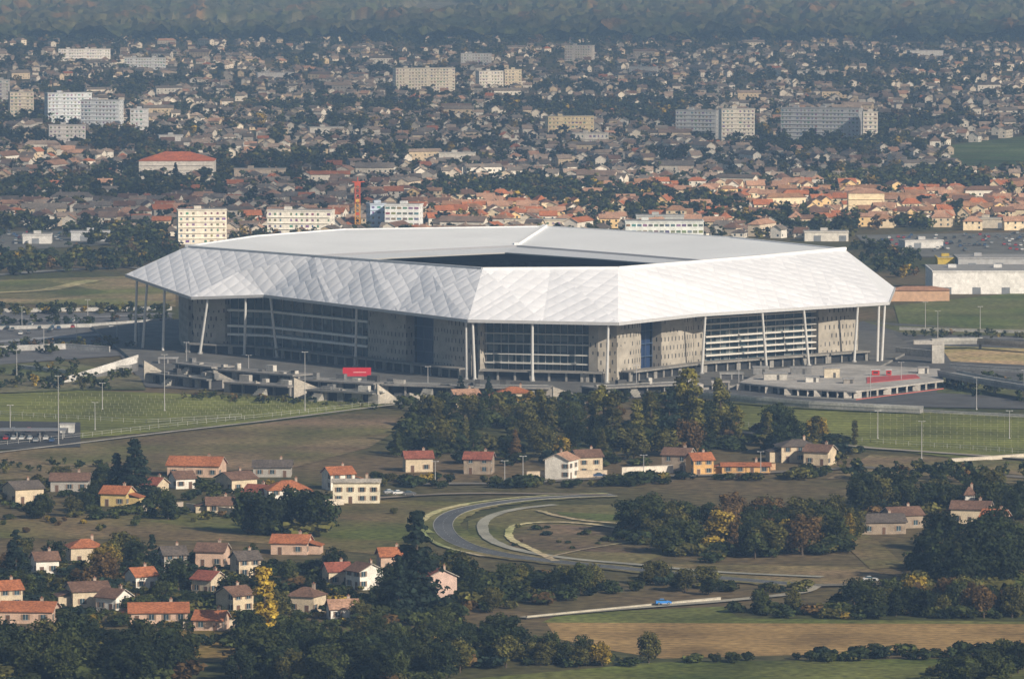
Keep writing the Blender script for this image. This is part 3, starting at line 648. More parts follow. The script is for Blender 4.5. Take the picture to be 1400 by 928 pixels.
# ------------------------------------------------------------------ houses
def house_geo(mb, w, d, h, rise, hip, wc, rc, wm=0, rm=1, gm=2, windows=True, x0=0, y0=0, rot=0, z0=0, parts=None):
    c, s_ = math.cos(rot), math.sin(rot)
    T = lambda x, y, z: (x0+x*c-y*s_, y0+x*s_+y*c, z0+z)
    W, D = w/2, d/2
    walls, roofm = (mb, mb) if parts is None else parts
    b_ = [(-W, -D), (W, -D), (W, D), (-W, D)]
    for i in range(4):
        p, q = b_[i], b_[(i+1) % 4]
        walls.face([T(*p, 0), T(*q, 0), T(*q, h), T(*p, h)], wc, wm)
    if not hip:
        for sx in (-W, W): walls.face([T(sx, -D, h), T(sx, D, h), T(sx, 0, h+rise)], wc, wm)
    o = 0.55
    zl = h-o*rise/D
    if hip:
        k = min(W*0.75, D)
        rp, rq = (-W+k, 0), (W-k, 0)
        fs = [[(-W-o, -D-o, zl), (W+o, -D-o, zl), (rq[0], 0, h+rise), (rp[0], 0, h+rise)], [(W+o, D+o, zl), (-W-o, D+o, zl), (rp[0], 0, h+rise), (rq[0], 0, h+rise)],
              [(W+o, -D-o, zl), (W+o, D+o, zl), (rq[0], 0, h+rise)], [(-W-o, D+o, zl), (-W-o, -D-o, zl), (rp[0], 0, h+rise)],
              [(-W-o, -D-o, zl), (-W-o, D+o, zl), (W+o, D+o, zl), (W+o, -D-o, zl)]]
        for f in fs: roofm.face([T(x, y, z+.12) for x, y, z in f], rc, rm)
    else:
        for sg in (-1, 1):
            e0 = sg*(D+o)
            a = [(-W-o, e0, zl), (W+o, e0, zl), (W+o, 0, h+rise), (-W-o, 0, h+rise)]
            roofm.face([T(x, y, z+.28) for x, y, z in a], rc, rm)
            roofm.face([T(x, y, z+.04) for x, y, z in reversed(a)], rc, rm)
            roofm.face([T(-W-o, e0, zl+.04), T(W+o, e0, zl+.04), T(W+o, e0, zl+.28), T(-W-o, e0, zl+.28)], tuple(x*.8 for x in rc), rm)
            for sx in (-W-o, W+o):
                roofm.face([T(sx, e0, zl+.04), T(sx, 0, h+rise+.04), T(sx, 0, h+rise+.28), T(sx, e0, zl+.28)], (0.4, 0.37, 0.32), rm)
    if windows and parts is None:
        fl = max(1, int(h//2.7)); nw = max(2, int(w//3.4)); e = 0.05; dk = (0.05, 0.055, 0.06)
        for f in range(fl):
            z = 1.0+f*2.7
            for k in range(nw):
                x = -W+(k+.5)*w/nw
                if random.random() < .15: continue
                for yy in (-D-e, D+e):
                    walls.face([T(x-.5, yy, z), T(x+.5, yy, z), T(x+.5, yy, z+1.2), T(x-.5, yy, z+1.2)], dk, gm)
            for xx in (-W-e, W+e):
                walls.face([T(xx, -1.8, z), T(xx, -.7, z), T(xx, -.7, z+1.2), T(xx, -1.8, z+1.2)], dk, gm)
MAT3 = [M_STUCCO, M_TILE, M_GLASS]
CREAM = (0.6, 0.5, 0.36); WHITE = (0.78, 0.74, 0.67); OCHRE = (0.62, 0.38, 0.16); PINK = (0.58, 0.41, 0.31); STONE = (0.32, 0.26, 0.2); GREY = (0.38, 0.36, 0.33)
ORANGE = (0.38, 0.14, 0.065); BRN = (0.17, 0.1, 0.07); RED = (0.27, 0.09, 0.06); GRB = (0.12, 0.1, 0.085); PALE = (0.42, 0.25, 0.17)
mb = MB(); mb.box(0, 0, 0, 1.25, .1, 1.4, (0.04, 0.05, 0.06), mi=1); mb.box(0, -.02, -.12, 1.5, .25, .12, (0.5, 0.48, 0.45))
for sx in (-.92, .92): mb.box(sx, -.03, 0, .5, .08, 1.4, (0.24, 0.17, 0.12))
mb.box(0, -.04, 0, .06, .1, 1.4, (0.6, 0.6, 0.58))
WINM = mb.mesh("window", [M_PAINT, M_GLASS])
mb = MB(); mb.box(0, 0, 0, 1.1, .12, 2.15, (0.14, 0.08, 0.05)); mb.box(0, -.02, 0, 1.3, .06, 2.25, (0.45, 0.42, 0.38)); mb.box(.4, -.1, 1, .08, .08, .1, (0.5, 0.5, 0.5)); DOORM = mb.mesh("door", M_PAINT)
mb = MB(); mb.box(0, 0, 0, .8, .6, 1.7, (0.42, 0.33, 0.26)); mb.box(0, 0, 1.7, 1.0, .8, .15, (0.3, 0.2, 0.15)); mb.cyl((0, 0, 1.85), (0, 0, 2.2), .18, .15, (0.35, 0.16, 0.1)); CHIM = mb.mesh("chimney", M_STUCCO)
NEAR = []
def near_house(px, py, wpx, wc, rc, label, h=5.2, rise=1.9, hip=False, rot=0, depth=None):
    p = P(px, py); s_ = p.y/F
    w = wpx*s_; d = depth or max(7, min(w*.75, 10))
    if rot: w = max(6.5, (w-abs(math.sin(rot))*d)/max(.3, abs(math.cos(rot))))
    e = empty("house", (p.x, p.y+d/2, 0), rot); top(e, label, "house")
    NEAR.append((p.x, p.y+d/2, max(w, d)*.62))
    a, r = MB(), MB(); house_geo(None, w, d, h, rise, hip, wc, rc, wm=0, rm=0, parts=(a, r))
    if w > 8 and random.random() < .55:
        sg = random.choice((-1, 1)); x0 = sg*(w/2+1.7); hh = h*.5+.6
        a.box(x0, .6, 0, 3.4-.02, d*.6, hh, tuple(c*.93 for c in wc))
        k = [(x0-sg*1.7, -d*.3+.3, hh+1.1), (x0+sg*2.1, -d*.3+.3, hh), (x0+sg*2.1, d*.3+.9, hh), (x0-sg*1.7, d*.3+.9, hh+1.1)]
        r.hexa(k, [(x, y, z+.2) for x, y, z in k], tuple(c*.9 for c in rc))
    a.obj("wall", M_STUCCO, e); ro = r.obj("roof", M_TILE, e)
    link("chimney", CHIM, ro, (w*.22, d*.12, h+rise*.55))
    fl = 2 if h > 4.6 else 1; nw = max(2, int(w//3.6))
    dk = random.randrange(nw)
    for f in range(fl):
        for k in range(nw):
            x = -w/2+(k+.5)*w/nw
            if f == 0 and k == dk: link("door", DOORM, e, (x, -d/2-.02, .02)); continue
            link("window", WINM, e, (x, -d/2-.02, 1.0+f*2.7))
        for sg in (-1, 1):
            link("window", WINM, e, (sg*(w/2+.02), -d*.36, 1.0+f*2.7), sg*math.pi/2)
    return e
NH = [
 (30, 688, 58, CREAM, GRB, "cream house with brown roof on the hamlet edge", dict(rot=.5, h=4.6)),
 (95, 672, 52, GREY, BRN, "grey house with dark roof in the hamlet", dict(h=3.6)),
 (160, 692, 46, (0.6, 0.46, 0.2), ORANGE, "yellow house with orange tiled roof", dict(rot=-.3, h=4)),
 (268, 652, 80, PINK, ORANGE, "long house with bright orange tiled roof", dict(h=3.8, rise=2.4, rot=-.2)),
 (248, 668, 36, WHITE, BRN, "small white house beside longer house", dict(h=3.4, rot=.4)),
 (210, 676, 32, CREAM, RED, "small cream house with red roof in the hamlet", dict(h=3.2, rot=-.5)),
 (372, 652, 52, GREY, GRB, "low house with dark grey roof", dict(h=3.2)),
 (322, 672, 58, CREAM, BRN, "cream house with brown gable roof", dict(rot=.6, h=4)),
 (352, 688, 40, PINK, RED, "small pink house with red roof", dict(rot=-.5, h=3.6)),
 (392, 692, 66, WHITE, ORANGE, "white house with orange hipped roof", dict(hip=True, rise=2.4, rot=.2)),
 (462, 670, 46, WHITE, ORANGE, "white house with small orange roof beside larger house", dict(rot=.4)),
 (487, 688, 64, (0.74, 0.67, 0.52), (0.5, 0.45, 0.38), "cream block house with pale flat roof", dict(h=6.5, rise=.6)),
 (300, 702, 40, CREAM, BRN, "low cream outbuilding with brown roof", dict(rot=.1, h=2.8)),
 (571, 645, 42, CREAM, RED, "cream house with dark red roof by the street", dict(h=4.6, rot=.15)),
 (655, 648, 42, STONE, RED, "stone house with dark red roof by the street", dict(h=5, rot=-.15)),
 (768, 655, 46, WHITE, PALE, "pale cream house with gable facing the street", dict(rot=1.2, h=6.3)),
 (802, 650, 44, CREAM, BRN, "old cream house with brown roof", dict(rot=.3, h=6.2)),
 (928, 645, 46, STONE, BRN, "brown roofed stone house by the street", dict(h=5.6, rot=-.3)),
 (957, 650, 38, OCHRE, ORANGE, "bright ochre house with orange roof", dict(h=5.2, rot=.35)),
 (1090, 632, 60, CREAM, GRB, "cream villa with grey hipped roof", dict(hip=True, h=5.4, rot=.2)),
 (1122, 636, 46, CREAM, BRN, "cream wing of villa with brown roof", dict(rot=-.4, h=4.6)),
 (1205, 730, 68, STONE, GRB, "dark stone farmhouse with grey roof", dict(h=3.6, rot=.15)),
 (1235, 722, 56, STONE, BRN, "dark stone barn with brown roof", dict(h=4, rot=.3)),
 (1330, 716, 60, CREAM, BRN, "cream farmhouse with brown roof among trees", dict(h=4.5, rot=-.2)),
 (1362, 722, 42, PINK, ORANGE, "small pink farmhouse wing", dict(rot=-.4, h=3.4)),
 (1326, 706, 14, WHITE, BRN, "narrow white dovecote tower with brown roof", dict(h=7, depth=4, hip=True)),
 (115, 770, 56, CREAM, ORANGE, "cream house with orange hipped roof", dict(hip=True, rot=.25, h=4.6)),
 (60, 785, 32, WHITE, BRN, "small white house behind shrubs", dict(rot=.3, h=4)),
 (235, 782, 40, GREY, GRB, "small grey house between trees", dict(rot=.3, h=5)),
 (290, 775, 46, PINK, BRN, "pink house with dark brown roof", dict(rot=-.2, h=4.5)),
 (335, 790, 42, CREAM, GRB, "small cream house with grey roof", dict(rot=.4)),
 (398, 758, 56, PINK, ORANGE, "low pink house with orange roof behind trees", dict(h=3.4, rot=-.15)),
 (192, 806, 38, WHITE, ORANGE, "white house with orange roof between hedges", dict(rot=.5, h=3.8)),
 (285, 812, 38, CREAM, RED, "cream house with red roof between trees", dict(rot=-.6, h=4)),
 (498, 806, 52, WHITE, BRN, "bright white house with gable end", dict(rot=-.95, h=5)),
 (460, 800, 38, CREAM, RED, "cream house with red roof beside white house", dict(rot=.3, h=4)),
 (600, 822, 34, (0.62, 0.45, 0.38), RED, "pink house with red roof and tall gable", dict(rot=-1.25, h=6.6, depth=8)),
 (535, 780, 42, PINK, ORANGE, "pink house with orange roof behind hedge", dict(h=4.2, rot=.2)),
 (118, 830, 64, CREAM, BRN, "cream house with wide brown roof", dict(rot=.3, h=4.4)),
 (155, 836, 38, WHITE, BRN, "white wing with brown roof", dict(rot=-.6, h=3.8)),
 (38, 852, 80, PINK, ORANGE, "long pink house with orange tiled roof", dict(h=3.2, rot=-.12)),
 (8, 832, 38, CREAM, ORANGE, "cream house with orange roof partly out of view", dict(rot=.4)),
 (320, 838, 52, (0.6, 0.5, 0.35), BRN, "tan house with brown gable roof", dict(rot=.7, h=4.8)),
 (418, 838, 54, CREAM, BRN, "cream house with brown hipped roof", dict(rot=-.4, hip=True, h=4.6)),
 (215, 852, 84, PINK, ORANGE, "long low house with orange tiled roof", dict(h=2.9, rot=.08)),
 (468, 848, 46, WHITE, PALE, "white house with pale orange roof", dict(h=3.2, rot=.2)),
 (288, 862, 48, PINK, ORANGE, "low house with orange roof behind a pale wall", dict(h=2.9, rot=-.2)),
 (635, 556, 44, CREAM, PALE, "cream house with pale orange roof below stadium", dict(h=4.2, rot=.3)),
 (702, 550, 44, CREAM, ORANGE, "cream house with orange roof below stadium", dict(h=3.6, hip=True)),
 (1020, 648, 66, OCHRE, ORANGE, "long low ochre outbuilding with orange roof", dict(h=2.6, rise=.8, depth=6)),
]
for px, py, wp, wc, rc, lab, kw in NH: near_house(px, py, wp, wc, rc, lab, **kw)
def gwall(pts, h, col, label):
    mb = MB()
    for (a, b_) in zip(pts[:-1], pts[1:]):
        p, q = P(*a), P(*b_); mb.beam(p+V((0, 0, h/2)), q+V((0, 0, h/2)), .4, h, col); mb.beam(p+V((0, 0, h+.1)), q+V((0, 0, h+.1)), .6, .16, tuple(c*.8 for c in col))
    top(mb.obj("garden_wall", M_STUCCO), label, "wall")
gwall([(720, 654), (830, 652)], 2.2, (0.6, 0.5, 0.38), "cream garden wall beside the street")
gwall([(850, 649), (920, 646)], 2.4, (0.7, 0.64, 0.55), "whitish garden wall beside the street")
gwall([(985, 645), (1060, 642)], 2, (0.55, 0.36, 0.22), "ochre garden wall beside the street")
gwall([(255, 697), (335, 706)], 2, (0.6, 0.52, 0.42), "cream garden wall around the hamlet")
gwall([(190, 700), (250, 694)], 1.8, (0.45, 0.38, 0.31), "grey garden wall around the hamlet")
gwall([(425, 692), (470, 690)], 1.8, (0.65, 0.58, 0.48), "pale garden wall by the block house")
gwall([(250, 860), (335, 856)], 1.8, (0.6, 0.5, 0.38), "pale garden wall in front of low houses")
gwall([(720, 846), (800, 838), (985, 820)], 0.7, (0.55, 0.51, 0.42), "low pale wall along the country lane")
gwall([(1300, 632), (1420, 624)], 1.2, (0.55, 0.5, 0.42), "low pale wall below the terrace")

# ------------------------------------------------------------------ blocks of flats and commercial buildings
FOOT = []
def block(l, r, pt, pb, col, label, depth=13, rot=0, roofc=(0.3, 0.3, 0.3), cat="building", name="apartment_building", strip=False, red=None, win=True, rise=3):
    p = P((l+r)/2, pb); s_ = p.y/F; w = (r-l)*s_; h = (pb-pt)*s_
    if rot: w = max(6, (w-abs(math.sin(rot))*depth)/math.cos(rot))
    mb = MB(); mb.box(0, 0, 0, w, depth, h, col, mi=0)
    if red:
        house_geo(mb, w+.1, depth+.1, h, rise, True, col, red, windows=False)
    else:
        mb.box(0, 0, h, w+.6, depth+.6, .7, tuple(c*.85 for c in col), mi=0); mb.box(0, 0, h+.71, w-.8, depth-.8, .05, roofc)
        for k in range(max(1, int(w//22))): mb.box(-w/2+(k+.5)*22 if w > 22 else 0, 0, h+.7, 4, 4, 1.6, tuple(c*.8 for c in col))
    fl = max(1, int(h//2.9)); fh = h/fl; nw = max(2, int(w//3.0)); dk = (0.14, 0.15, 0.17)
    if not win:
        for k in range(max(2, int(w//14))):
            x = -w/2+(k+.5)*14
            if x+3 < w/2: mb.face([(x-2, -depth/2-.04, 0), (x+2, -depth/2-.04, 0), (x+2, -depth/2-.04, 3.2), (x-2, -depth/2-.04, 3.2)], (0.2, 0.22, 0.25))
        fl = 0
    for f in range(fl):
        z = f*fh+fh*.33
        for k in range(nw):
            if k % 7 == 3 and not strip: continue
            x = -w/2+(k+.5)*w/nw; ww = .38*w/nw if strip else random.choice((.17, .22, .15, .3))*w/nw; yy = -depth/2-.04
            mb.face([(x-ww, yy, z), (x+ww, yy, z), (x+ww, yy, z+fh*.4), (x-ww, yy, z+fh*.4)], tuple(random.uniform(.6, 2.0)*q for q in dk), 0)
        if not strip and f > 0: mb.box(0, -depth/2-.3, f*fh-.1, w*.96, .6, .2, tuple(c*.95 for c in col))
        for xx in (-w/2-.04, w/2+.04):
            for y in (-depth*.25, depth*.25):
                mb.face([(xx, y-.6, z), (xx, y+.6, z), (xx, y+.6, z+fh*.4), (xx, y-.6, z+fh*.4)], dk, 0)
    o = mb.obj(name, MAT3); o.location = (p.x, p.y+depth/2, 0); o.rotation_euler = (0, 0, rot); top(o, label, cat)
    FOOT.append((p.x, p.y+depth/2, w/2+10, depth/2+14))
block(537, 622, 94, 127, (0.85, 0.81, 0.72), "long cream apartment block above the suburb", rot=.25)
block(772, 813, 63, 84, (0.6, 0.58, 0.56), "distant grey apartment block", rot=-.2)
block(650, 712, 98, 120, (0.8, 0.79, 0.76), "pale stepped apartment block", rot=.3)
block(690, 713, 96, 120, (0.85, 0.77, 0.62), "narrow cream apartment tower")
block(924, 985, 152, 190, (0.52, 0.54, 0.56), "grey apartment block with balconies", rot=-.3)
block(983, 1032, 150, 196, (0.8, 0.77, 0.7), "pale grey apartment block with balconies", rot=.15)
block(1068, 1180, 149, 192, (0.5, 0.52, 0.55), "long grey apartment slab with balconies", rot=-.3)
block(1180, 1200, 154, 194, (0.85, 0.81, 0.74), "bright end of apartment slab, sunlight put into its colour")  # the slab's sunlit end face, built as a brighter separate block
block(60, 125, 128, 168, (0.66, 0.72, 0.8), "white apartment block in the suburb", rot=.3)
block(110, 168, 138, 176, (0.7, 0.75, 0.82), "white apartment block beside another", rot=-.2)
block(65, 117, 172, 200, (0.8, 0.78, 0.78), "white apartment building with red trim", rot=.1)
block(178, 202, 150, 178, (0.68, 0.7, 0.75), "small white apartment tower")
block(10, 46, 127, 160, (0.7, 0.65, 0.56), "beige apartment block in the suburb", rot=.2)
block(-10, 12, 110, 140, (0.6, 0.6, 0.6), "grey apartment block in the suburb")
block(190, 292, 220, 245, (0.84, 0.8, 0.75), "white school building with bright orange roof", red=(0.66, 0.19, 0.08), depth=34, rise=5.5)
block(240, 310, 288, 334, (0.8, 0.76, 0.67), "cream office block with regular windows", rot=.12)
block(365, 457, 289, 322, (0.85, 0.83, 0.77), "white hotel block with rows of windows", rot=-.12)
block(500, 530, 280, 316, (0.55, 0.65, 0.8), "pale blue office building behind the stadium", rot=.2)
block(526, 578, 281, 318, (0.84, 0.87, 0.9), "white office building behind the stadium", rot=-.15, strip=True)
block(745, 812, 160, 182, (0.76, 0.65, 0.43), "yellowish low apartment block", rot=.2)
block(780, 832, 183, 198, (0.62, 0.6, 0.57), "grey flat roofed building", rot=.1)
block(855, 962, 304, 330, (0.78, 0.83, 0.84), "long white commercial building with flat roof", strip=True, depth=20)
block(870, 935, 296, 316, (0.5, 0.52, 0.52), "grey rear part of commercial building", win=False)
block(690, 776, 302, 316, (0.72, 0.65, 0.53), "low beige commercial building")
block(1160, 1209, 264, 290, (0.85, 0.72, 0.5), "cream apartment house with tiled roof", red=PALE, rise=2.5)
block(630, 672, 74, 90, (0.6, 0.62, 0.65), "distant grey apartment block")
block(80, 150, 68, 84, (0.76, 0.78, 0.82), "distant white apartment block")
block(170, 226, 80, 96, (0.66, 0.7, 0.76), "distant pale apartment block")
block(1275, 1420, 372, 402, (0.82, 0.82, 0.82), "white commercial shed beside the field", depth=50, win=False, name="warehouse")
block(1282, 1306, 354, 366, (0.6, 0.45, 0.08), "yellow fronted commercial shed", depth=20, name="warehouse", win=False)
block(1310, 1420, 354, 368, (0.45, 0.46, 0.48), "grey commercial shed behind the white one", depth=30, name="warehouse", win=False)
block(1216, 1298, 397, 412, (0.55, 0.36, 0.24), "long low tan orange building beside the stadium", red=(0.4, 0.22, 0.14), depth=14, name="warehouse", rise=1.5)
block(1100, 1160, 318, 330, (0.66, 0.64, 0.6), "low white commercial shed behind the stadium", win=False, name="warehouse")
for l, r, t, b_, c in ((30, 70, 322, 334, (.6, .6, .6)), (95, 150, 318, 330, (.5, .52, .55)), (1230, 1290, 330, 340, (.6, .6, .6)), (1320, 1390, 300, 312, (.66, .6, .5)), (215, 250, 186, 200, (.7, .7, .7)), (320, 390, 232, 244, (.66, .56, .46)), (420, 470, 175, 186, (.7, .68, .65)), (600, 650, 210, 221, (.7, .68, .64)), (860, 900, 92, 102, (.7, .7, .7)), (1240, 1290, 70, 80, (.7, .72, .76)), (1090, 1130, 98, 108, (.7, .68, .66)), (350, 400, 100, 110, (.7, .7, .72))):
    block(l, r, t, b_, c, "low flat roofed pale building in the suburb", win=False, name="low_building", rot=random.uniform(-.3, .3))
# crane mast
p = P(489, 322); mb = MB(); hh = 28; CR = (0.6, 0.3, 0.05); CD = (0.5, 0.09, 0.04)
for sx in (-1.3, 1.3):
    for sy in (-1.3, 1.3): mb.box(sx, sy, 0, .5, .5, 18, CR); mb.box(sx, sy, 18, .5, .5, hh-18, CD)
for k in range(10):
    z = k*hh/10; cc = CR if z < 17 else CD
    for sy in (-1.3, 1.3): mb.beam((-1.3, sy, z), (1.3, sy, z+hh/10), .35, .35, cc); mb.beam((1.3, sy, z), (-1.3, sy, z+hh/10), .35, .35, cc)
for k in range(3): mb.box(0, 0, 4+k*7.5, 3.0, 3.0, 1.6, CD if k % 2 else (0.65, 0.4, 0.08))
mb.box(0, 0, hh, 3.4, 3.4, 2.0, CD); mb.cyl((0, 0, hh+2), (0, 0, hh+5), .35, .2, CD); mb.beam((-3, 0, hh+2.2), (4, 1, hh+2.2), .5, .5, CD)
o = mb.obj("tower_crane", M_PAINT); o.location = (p.x, p.y, 0); top(o, "orange and dark red lattice crane mast by white office", "crane")

# ------------------------------------------------------------------ trees
def leafcloud(kind, nl, nq, ls, seed):
    r = np.random.default_rng(seed); pos = []; nor = []; sh = []
    for _ in range(nl):
        if kind == 'round':
            while True:
                c = r.uniform(-1, 1, 3)
                if .2 < np.linalg.norm(c) < 1: break
            c = c*np.array([.30, .30, .36])+np.array([0, 0, .50]); rad = r.uniform(.08, .17)
        elif kind == 'poplar':
            z = r.uniform(.08, .95); a = r.uniform(0, 6.28); q = .075*math.sin(math.pi*min(1, z*.9+.08))**.5
            c = np.array([q*math.cos(a), q*math.sin(a), z]); rad = r.uniform(.05, .08)
        elif kind == 'conifer':
            z = r.uniform(.0, 1)**1.3*.88+.08; a = r.uniform(0, 6.28); q = .24*(1-z)*r.uniform(.5, 1.05)
            c = np.array([q*math.cos(a), q*math.sin(a), z]); rad = .035+.07*(1-z)
        else:
            a = r.uniform(0, 6.28); q = r.uniform(0, .4); c = np.array([q*math.cos(a), q*math.sin(a), r.uniform(.25, .6)]); rad = r.uniform(.18, .32)
        d = r.normal(size=(nq, 3)); d[:, 2] = d[:, 2]*.9+.25; d /= np.linalg.norm(d, axis=1)[:, None]
        R = rad*r.uniform(.7, 1.15, nq)[:, None]
        flat = np.array([1, 1, .45]) if kind == 'conifer' else np.array([1, 1, .85])
        pos.append(c+d*R*flat); nn = d+r.normal(size=(nq, 3))*.45+np.array([0, 0, .15]); nor.append(nn/np.linalg.norm(nn, axis=1)[:, None])
        sh.append(np.full(nq, r.uniform(.6, 1.35))*r.uniform(.7, 1.25, nq))
    pos = np.concatenate(pos); nor = np.concatenate(nor); sh = np.concatenate(sh)
    pos[:, 2] = np.maximum(pos[:, 2], .04)
    n = len(pos); ref = r.normal(size=(n, 3)); u = np.cross(nor, ref); u /= np.linalg.norm(u, axis=1)[:, None]+1e-9; v = np.cross(nor, u)
    sz = ls*r.uniform(.6, 1.3, n)[:, None]
    q = np.stack([pos-u*sz-v*sz*.7, pos+u*sz-v*sz*.5, pos+u*sz*.8+v*sz*.7, pos-u*sz*.6+v*sz], axis=1)
    return q.reshape(-1, 3), np.repeat(sh, 4)
def crownmesh(name, *a):
    v, s_ = leafcloud(*a); c = np.stack([s_, s_, s_], 1)
    return bigmesh(name, v, np.full(len(v)//4, 4), c, M_LEAF)
ROUND = [crownmesh("crown", 'round', 42, 54, .026, 100+i) for i in range(7)]
POP = [crownmesh("crown", 'poplar', 40, 40, .018, 200+i) for i in range(3)]
CON = [crownmesh("crown", 'conifer', 90, 26, .020, 300+i) for i in range(3)]
SHR = [crownmesh("crown", 'shrub', 12, 60, .07, 400+i) for i in range(4)]
def trunkmesh(kind, seed):
    random.seed(seed); mb = MB(); c = (0.09, 0.07, 0.05)
    if kind == 'round':
        mb.cyl((0, 0, -.01), (.01, 0, .3), .028, .02, c, 7)
        for k in range(5):
            a = k*1.26+random.random()*.5; mb.cyl((.01, 0, .24+.02*k), (.2*math.cos(a), .2*math.sin(a), .5+.06*k), .012, .004, c, 5)
    elif kind == 'shrub':
        for k in range(4):
            a = k*1.57; mb.cyl((0, 0, -.01), (.15*math.cos(a), .15*math.sin(a), .4), .03, .01, c, 5)
    else:
        mb.cyl((0, 0, -.01), (0, 0, .92), .02, .004, c, 7)
        for k in range(8):
            a = k*2.4; z = .12+k*.09; mb.cyl((0, 0, z), (.12*(1-z)*math.cos(a), .12*(1-z)*math.sin(a), z+.02), .006, .003, c, 4)
    return mb.mesh("trunk", M_BARK)
TRK = {k: trunkmesh(k, 5) for k in ('round', 'poplar', 'conifer', 'shrub')}
random.seed(21)
DG = (0.024, 0.034, 0.012); MG = (0.046, 0.056, 0.016); OG = (0.095, 0.09, 0.024); YL = (0.25, 0.18, 0.03); RU = (0.12, 0.075, 0.028); BG = (0.018, 0.03, 0.02)
LAB = {'round': ("broadleaf_tree", "broadleaf tree", "tree"), 'poplar': ("poplar_tree", "narrow poplar tree", "tree"), 'conifer': ("conifer_tree", "conifer tree", "tree"), 'shrub': ("shrub", "low shrub", "shrub")}
CNT = {k: 0 for k in LAB}
def colword(c):
    if c[0] > .18: return "yellow autumn"
    if c[0] > .11: return "rusty autumn"
    if c[0] > .07: return "olive green"
    return "dark green"
def tree(kind, x, y, h, col, where, wide=1.0, group=None):
    me = random.choice({'round': ROUND, 'poplar': POP, 'conifer': CON, 'shrub': SHR}[kind])
    nm, lb, cat = LAB[kind]
    e = empty(nm, (x, y, 0), random.uniform(0, 6.28)); e.scale = (h*wide, h*wide, h)
    top(e, f"{colword(col)} {lb} {where}", cat, group or f"{lb}s {where}")
    link("trunk", TRK[kind], e)
    c = link("crown", me, e); j = random.uniform(.75, 1.3); c.color = (col[0]*j, col[1]*j, col[2]*j, 1)
    CNT[kind] += 1
def inpoly(x, y, poly):
    r = False; n = len(poly)
    for i in range(n):
        (x1, y1), (x2, y2) = poly[i], poly[(i+1) % n]
        if (y1 > y) != (y2 > y) and x < (x2-x1)*(y-y1)/(y2-y1)+x1: r = not r
    return r
pts = []      # far tree mass
under = []    # undergrowth mass
def hits(x, y): return any((x-a)**2+(y-b_)**2 < r*r for a, b_, r in NEAR)
def room(x, y):
    # gardens just in front of a house are kept to low planting
    best = 99
    for a, b_, r in NEAR:
        if 0 < b_-y < 68 and abs(x-a) < r: best = min(best, 1.4+(b_-y)*.08)
    return best
def cluster(poly, n, h0, h1, pal, where, kinds=(('round', 1),), sep=3.5, wide=(.95, 1.35), und=1.5):
    xs = [p[0] for p in poly]; ys = [p[1] for p in poly]; pp = []; tries = 0
    while len(pp) < n and tries < n*60:
        tries += 1
        px, py = random.uniform(min(xs), max(xs)), random.uniform(min(ys), max(ys))
        if not inpoly(px, py, poly): continue
        p = P(px, py)
        if hits(p.x, p.y) or any((p.x-q[0])**2+(p.y-q[1])**2 < sep*sep for q in pp): continue
        rm = room(p.x, p.y)
        k = random.choices([a for a, _ in kinds], [b_ for _, b_ in kinds])[0]
        col = random.choices([a for a, _ in pal], [b_ for _, b_ in pal])[0]
        h = random.uniform(h0, h1)*(.35 if k == 'shrub' else 1)
        if rm < h:
            if random.random() < .6: continue
            k = 'shrub'; h = min(rm, 3)
        pp.append((p.x, p.y))
        tree(k, p.x, p.y, h, col, where, random.uniform(*wide) if k == 'round' else 1.0)
    m = 0; t = 0
    while m < n*und and t < n*60:
        t += 1
        px, py = random.uniform(min(xs), max(xs)), random.uniform(min(ys), max(ys))
        if inpoly(px, py, poly):
            p = P(px, py)
            if not hits(p.x, p.y): under.append((p.x, p.y, min(random.uniform(.2, .5)*h1, room(p.x, p.y)))); m += 1
DARK = ((DG, 6), (MG, 3), (OG, 1)); MIX = ((DG, 4), (MG, 4), (OG, 3.5), (YL, .6), (RU, 1)); AUT = ((MG, 3), (OG, 4), (RU, 1.5), (YL, .6), (DG, 2))
tree('round', *P(887, 906).xy, 8.5, OG, "standing alone beside the field", 1.05)
tree('round', *P(396, 932).xy, 9, OG, "before the dark belt", 1.2)
cluster([(-10, 910), (-10, 940), (250, 940), (265, 914), (200, 903), (60, 903)], 26, 9, 13.5, DARK, "in the near tree belt", und=2.5)
cluster([(300, 905), (330, 938), (560, 938), (700, 918), (735, 900), (560, 890), (330, 890)], 32, 8, 12.5, DARK, "in the near tree belt", und=2.5)
cluster([(720, 890), (860, 905), (870, 912), (720, 912)], 12, 4, 7, AUT, "in the field hedge", und=3)
cluster([(1270, 920), (1400, 915), (1400, 935), (1260, 935)], 7, 7, 9, DARK, "in the bottom hedge")
cluster([(840, 720), (1000, 722), (1170, 728), (1175, 752), (1100, 762), (960, 770), (900, 755), (850, 735)], 42, 8, 13, AUT, "in the copse", sep=5, und=2)
cluster([(990, 836), (1080, 835), (1250, 820), (1400, 830), (1400, 845), (1200, 848), (1000, 842)], 28, 6, 10, AUT, "in the hedge below the lane", und=3)
cluster([(1240, 790), (1400, 792), (1400, 812), (1290, 815)], 14, 13, 18, ((DG, 5), (MG, 2)), "in the dark farm grove", kinds=(('round', 3), ('conifer', 1)))
cluster([(1255, 740), (1400, 738), (1400, 780), (1245, 780)], 12, 10, 14, ((DG, 5), (MG, 2)), "in the dark farm grove", und=3)
cluster([(1170, 680), (1400, 690), (1400, 712), (1180, 705)], 20, 8, 14, MIX, "in the grove above the farm", und=2)
cluster([(550, 572), (620, 575), (800, 575), (1000, 585), (1180, 605), (1185, 625), (1060, 622), (940, 625), (860, 640), (700, 640), (600, 632), (520, 630), (540, 600)], 56, 8, 14, MIX, "in the park belt", kinds=(('round', 9), ('conifer', 1), ('poplar', 1.5)), sep=6, und=3)
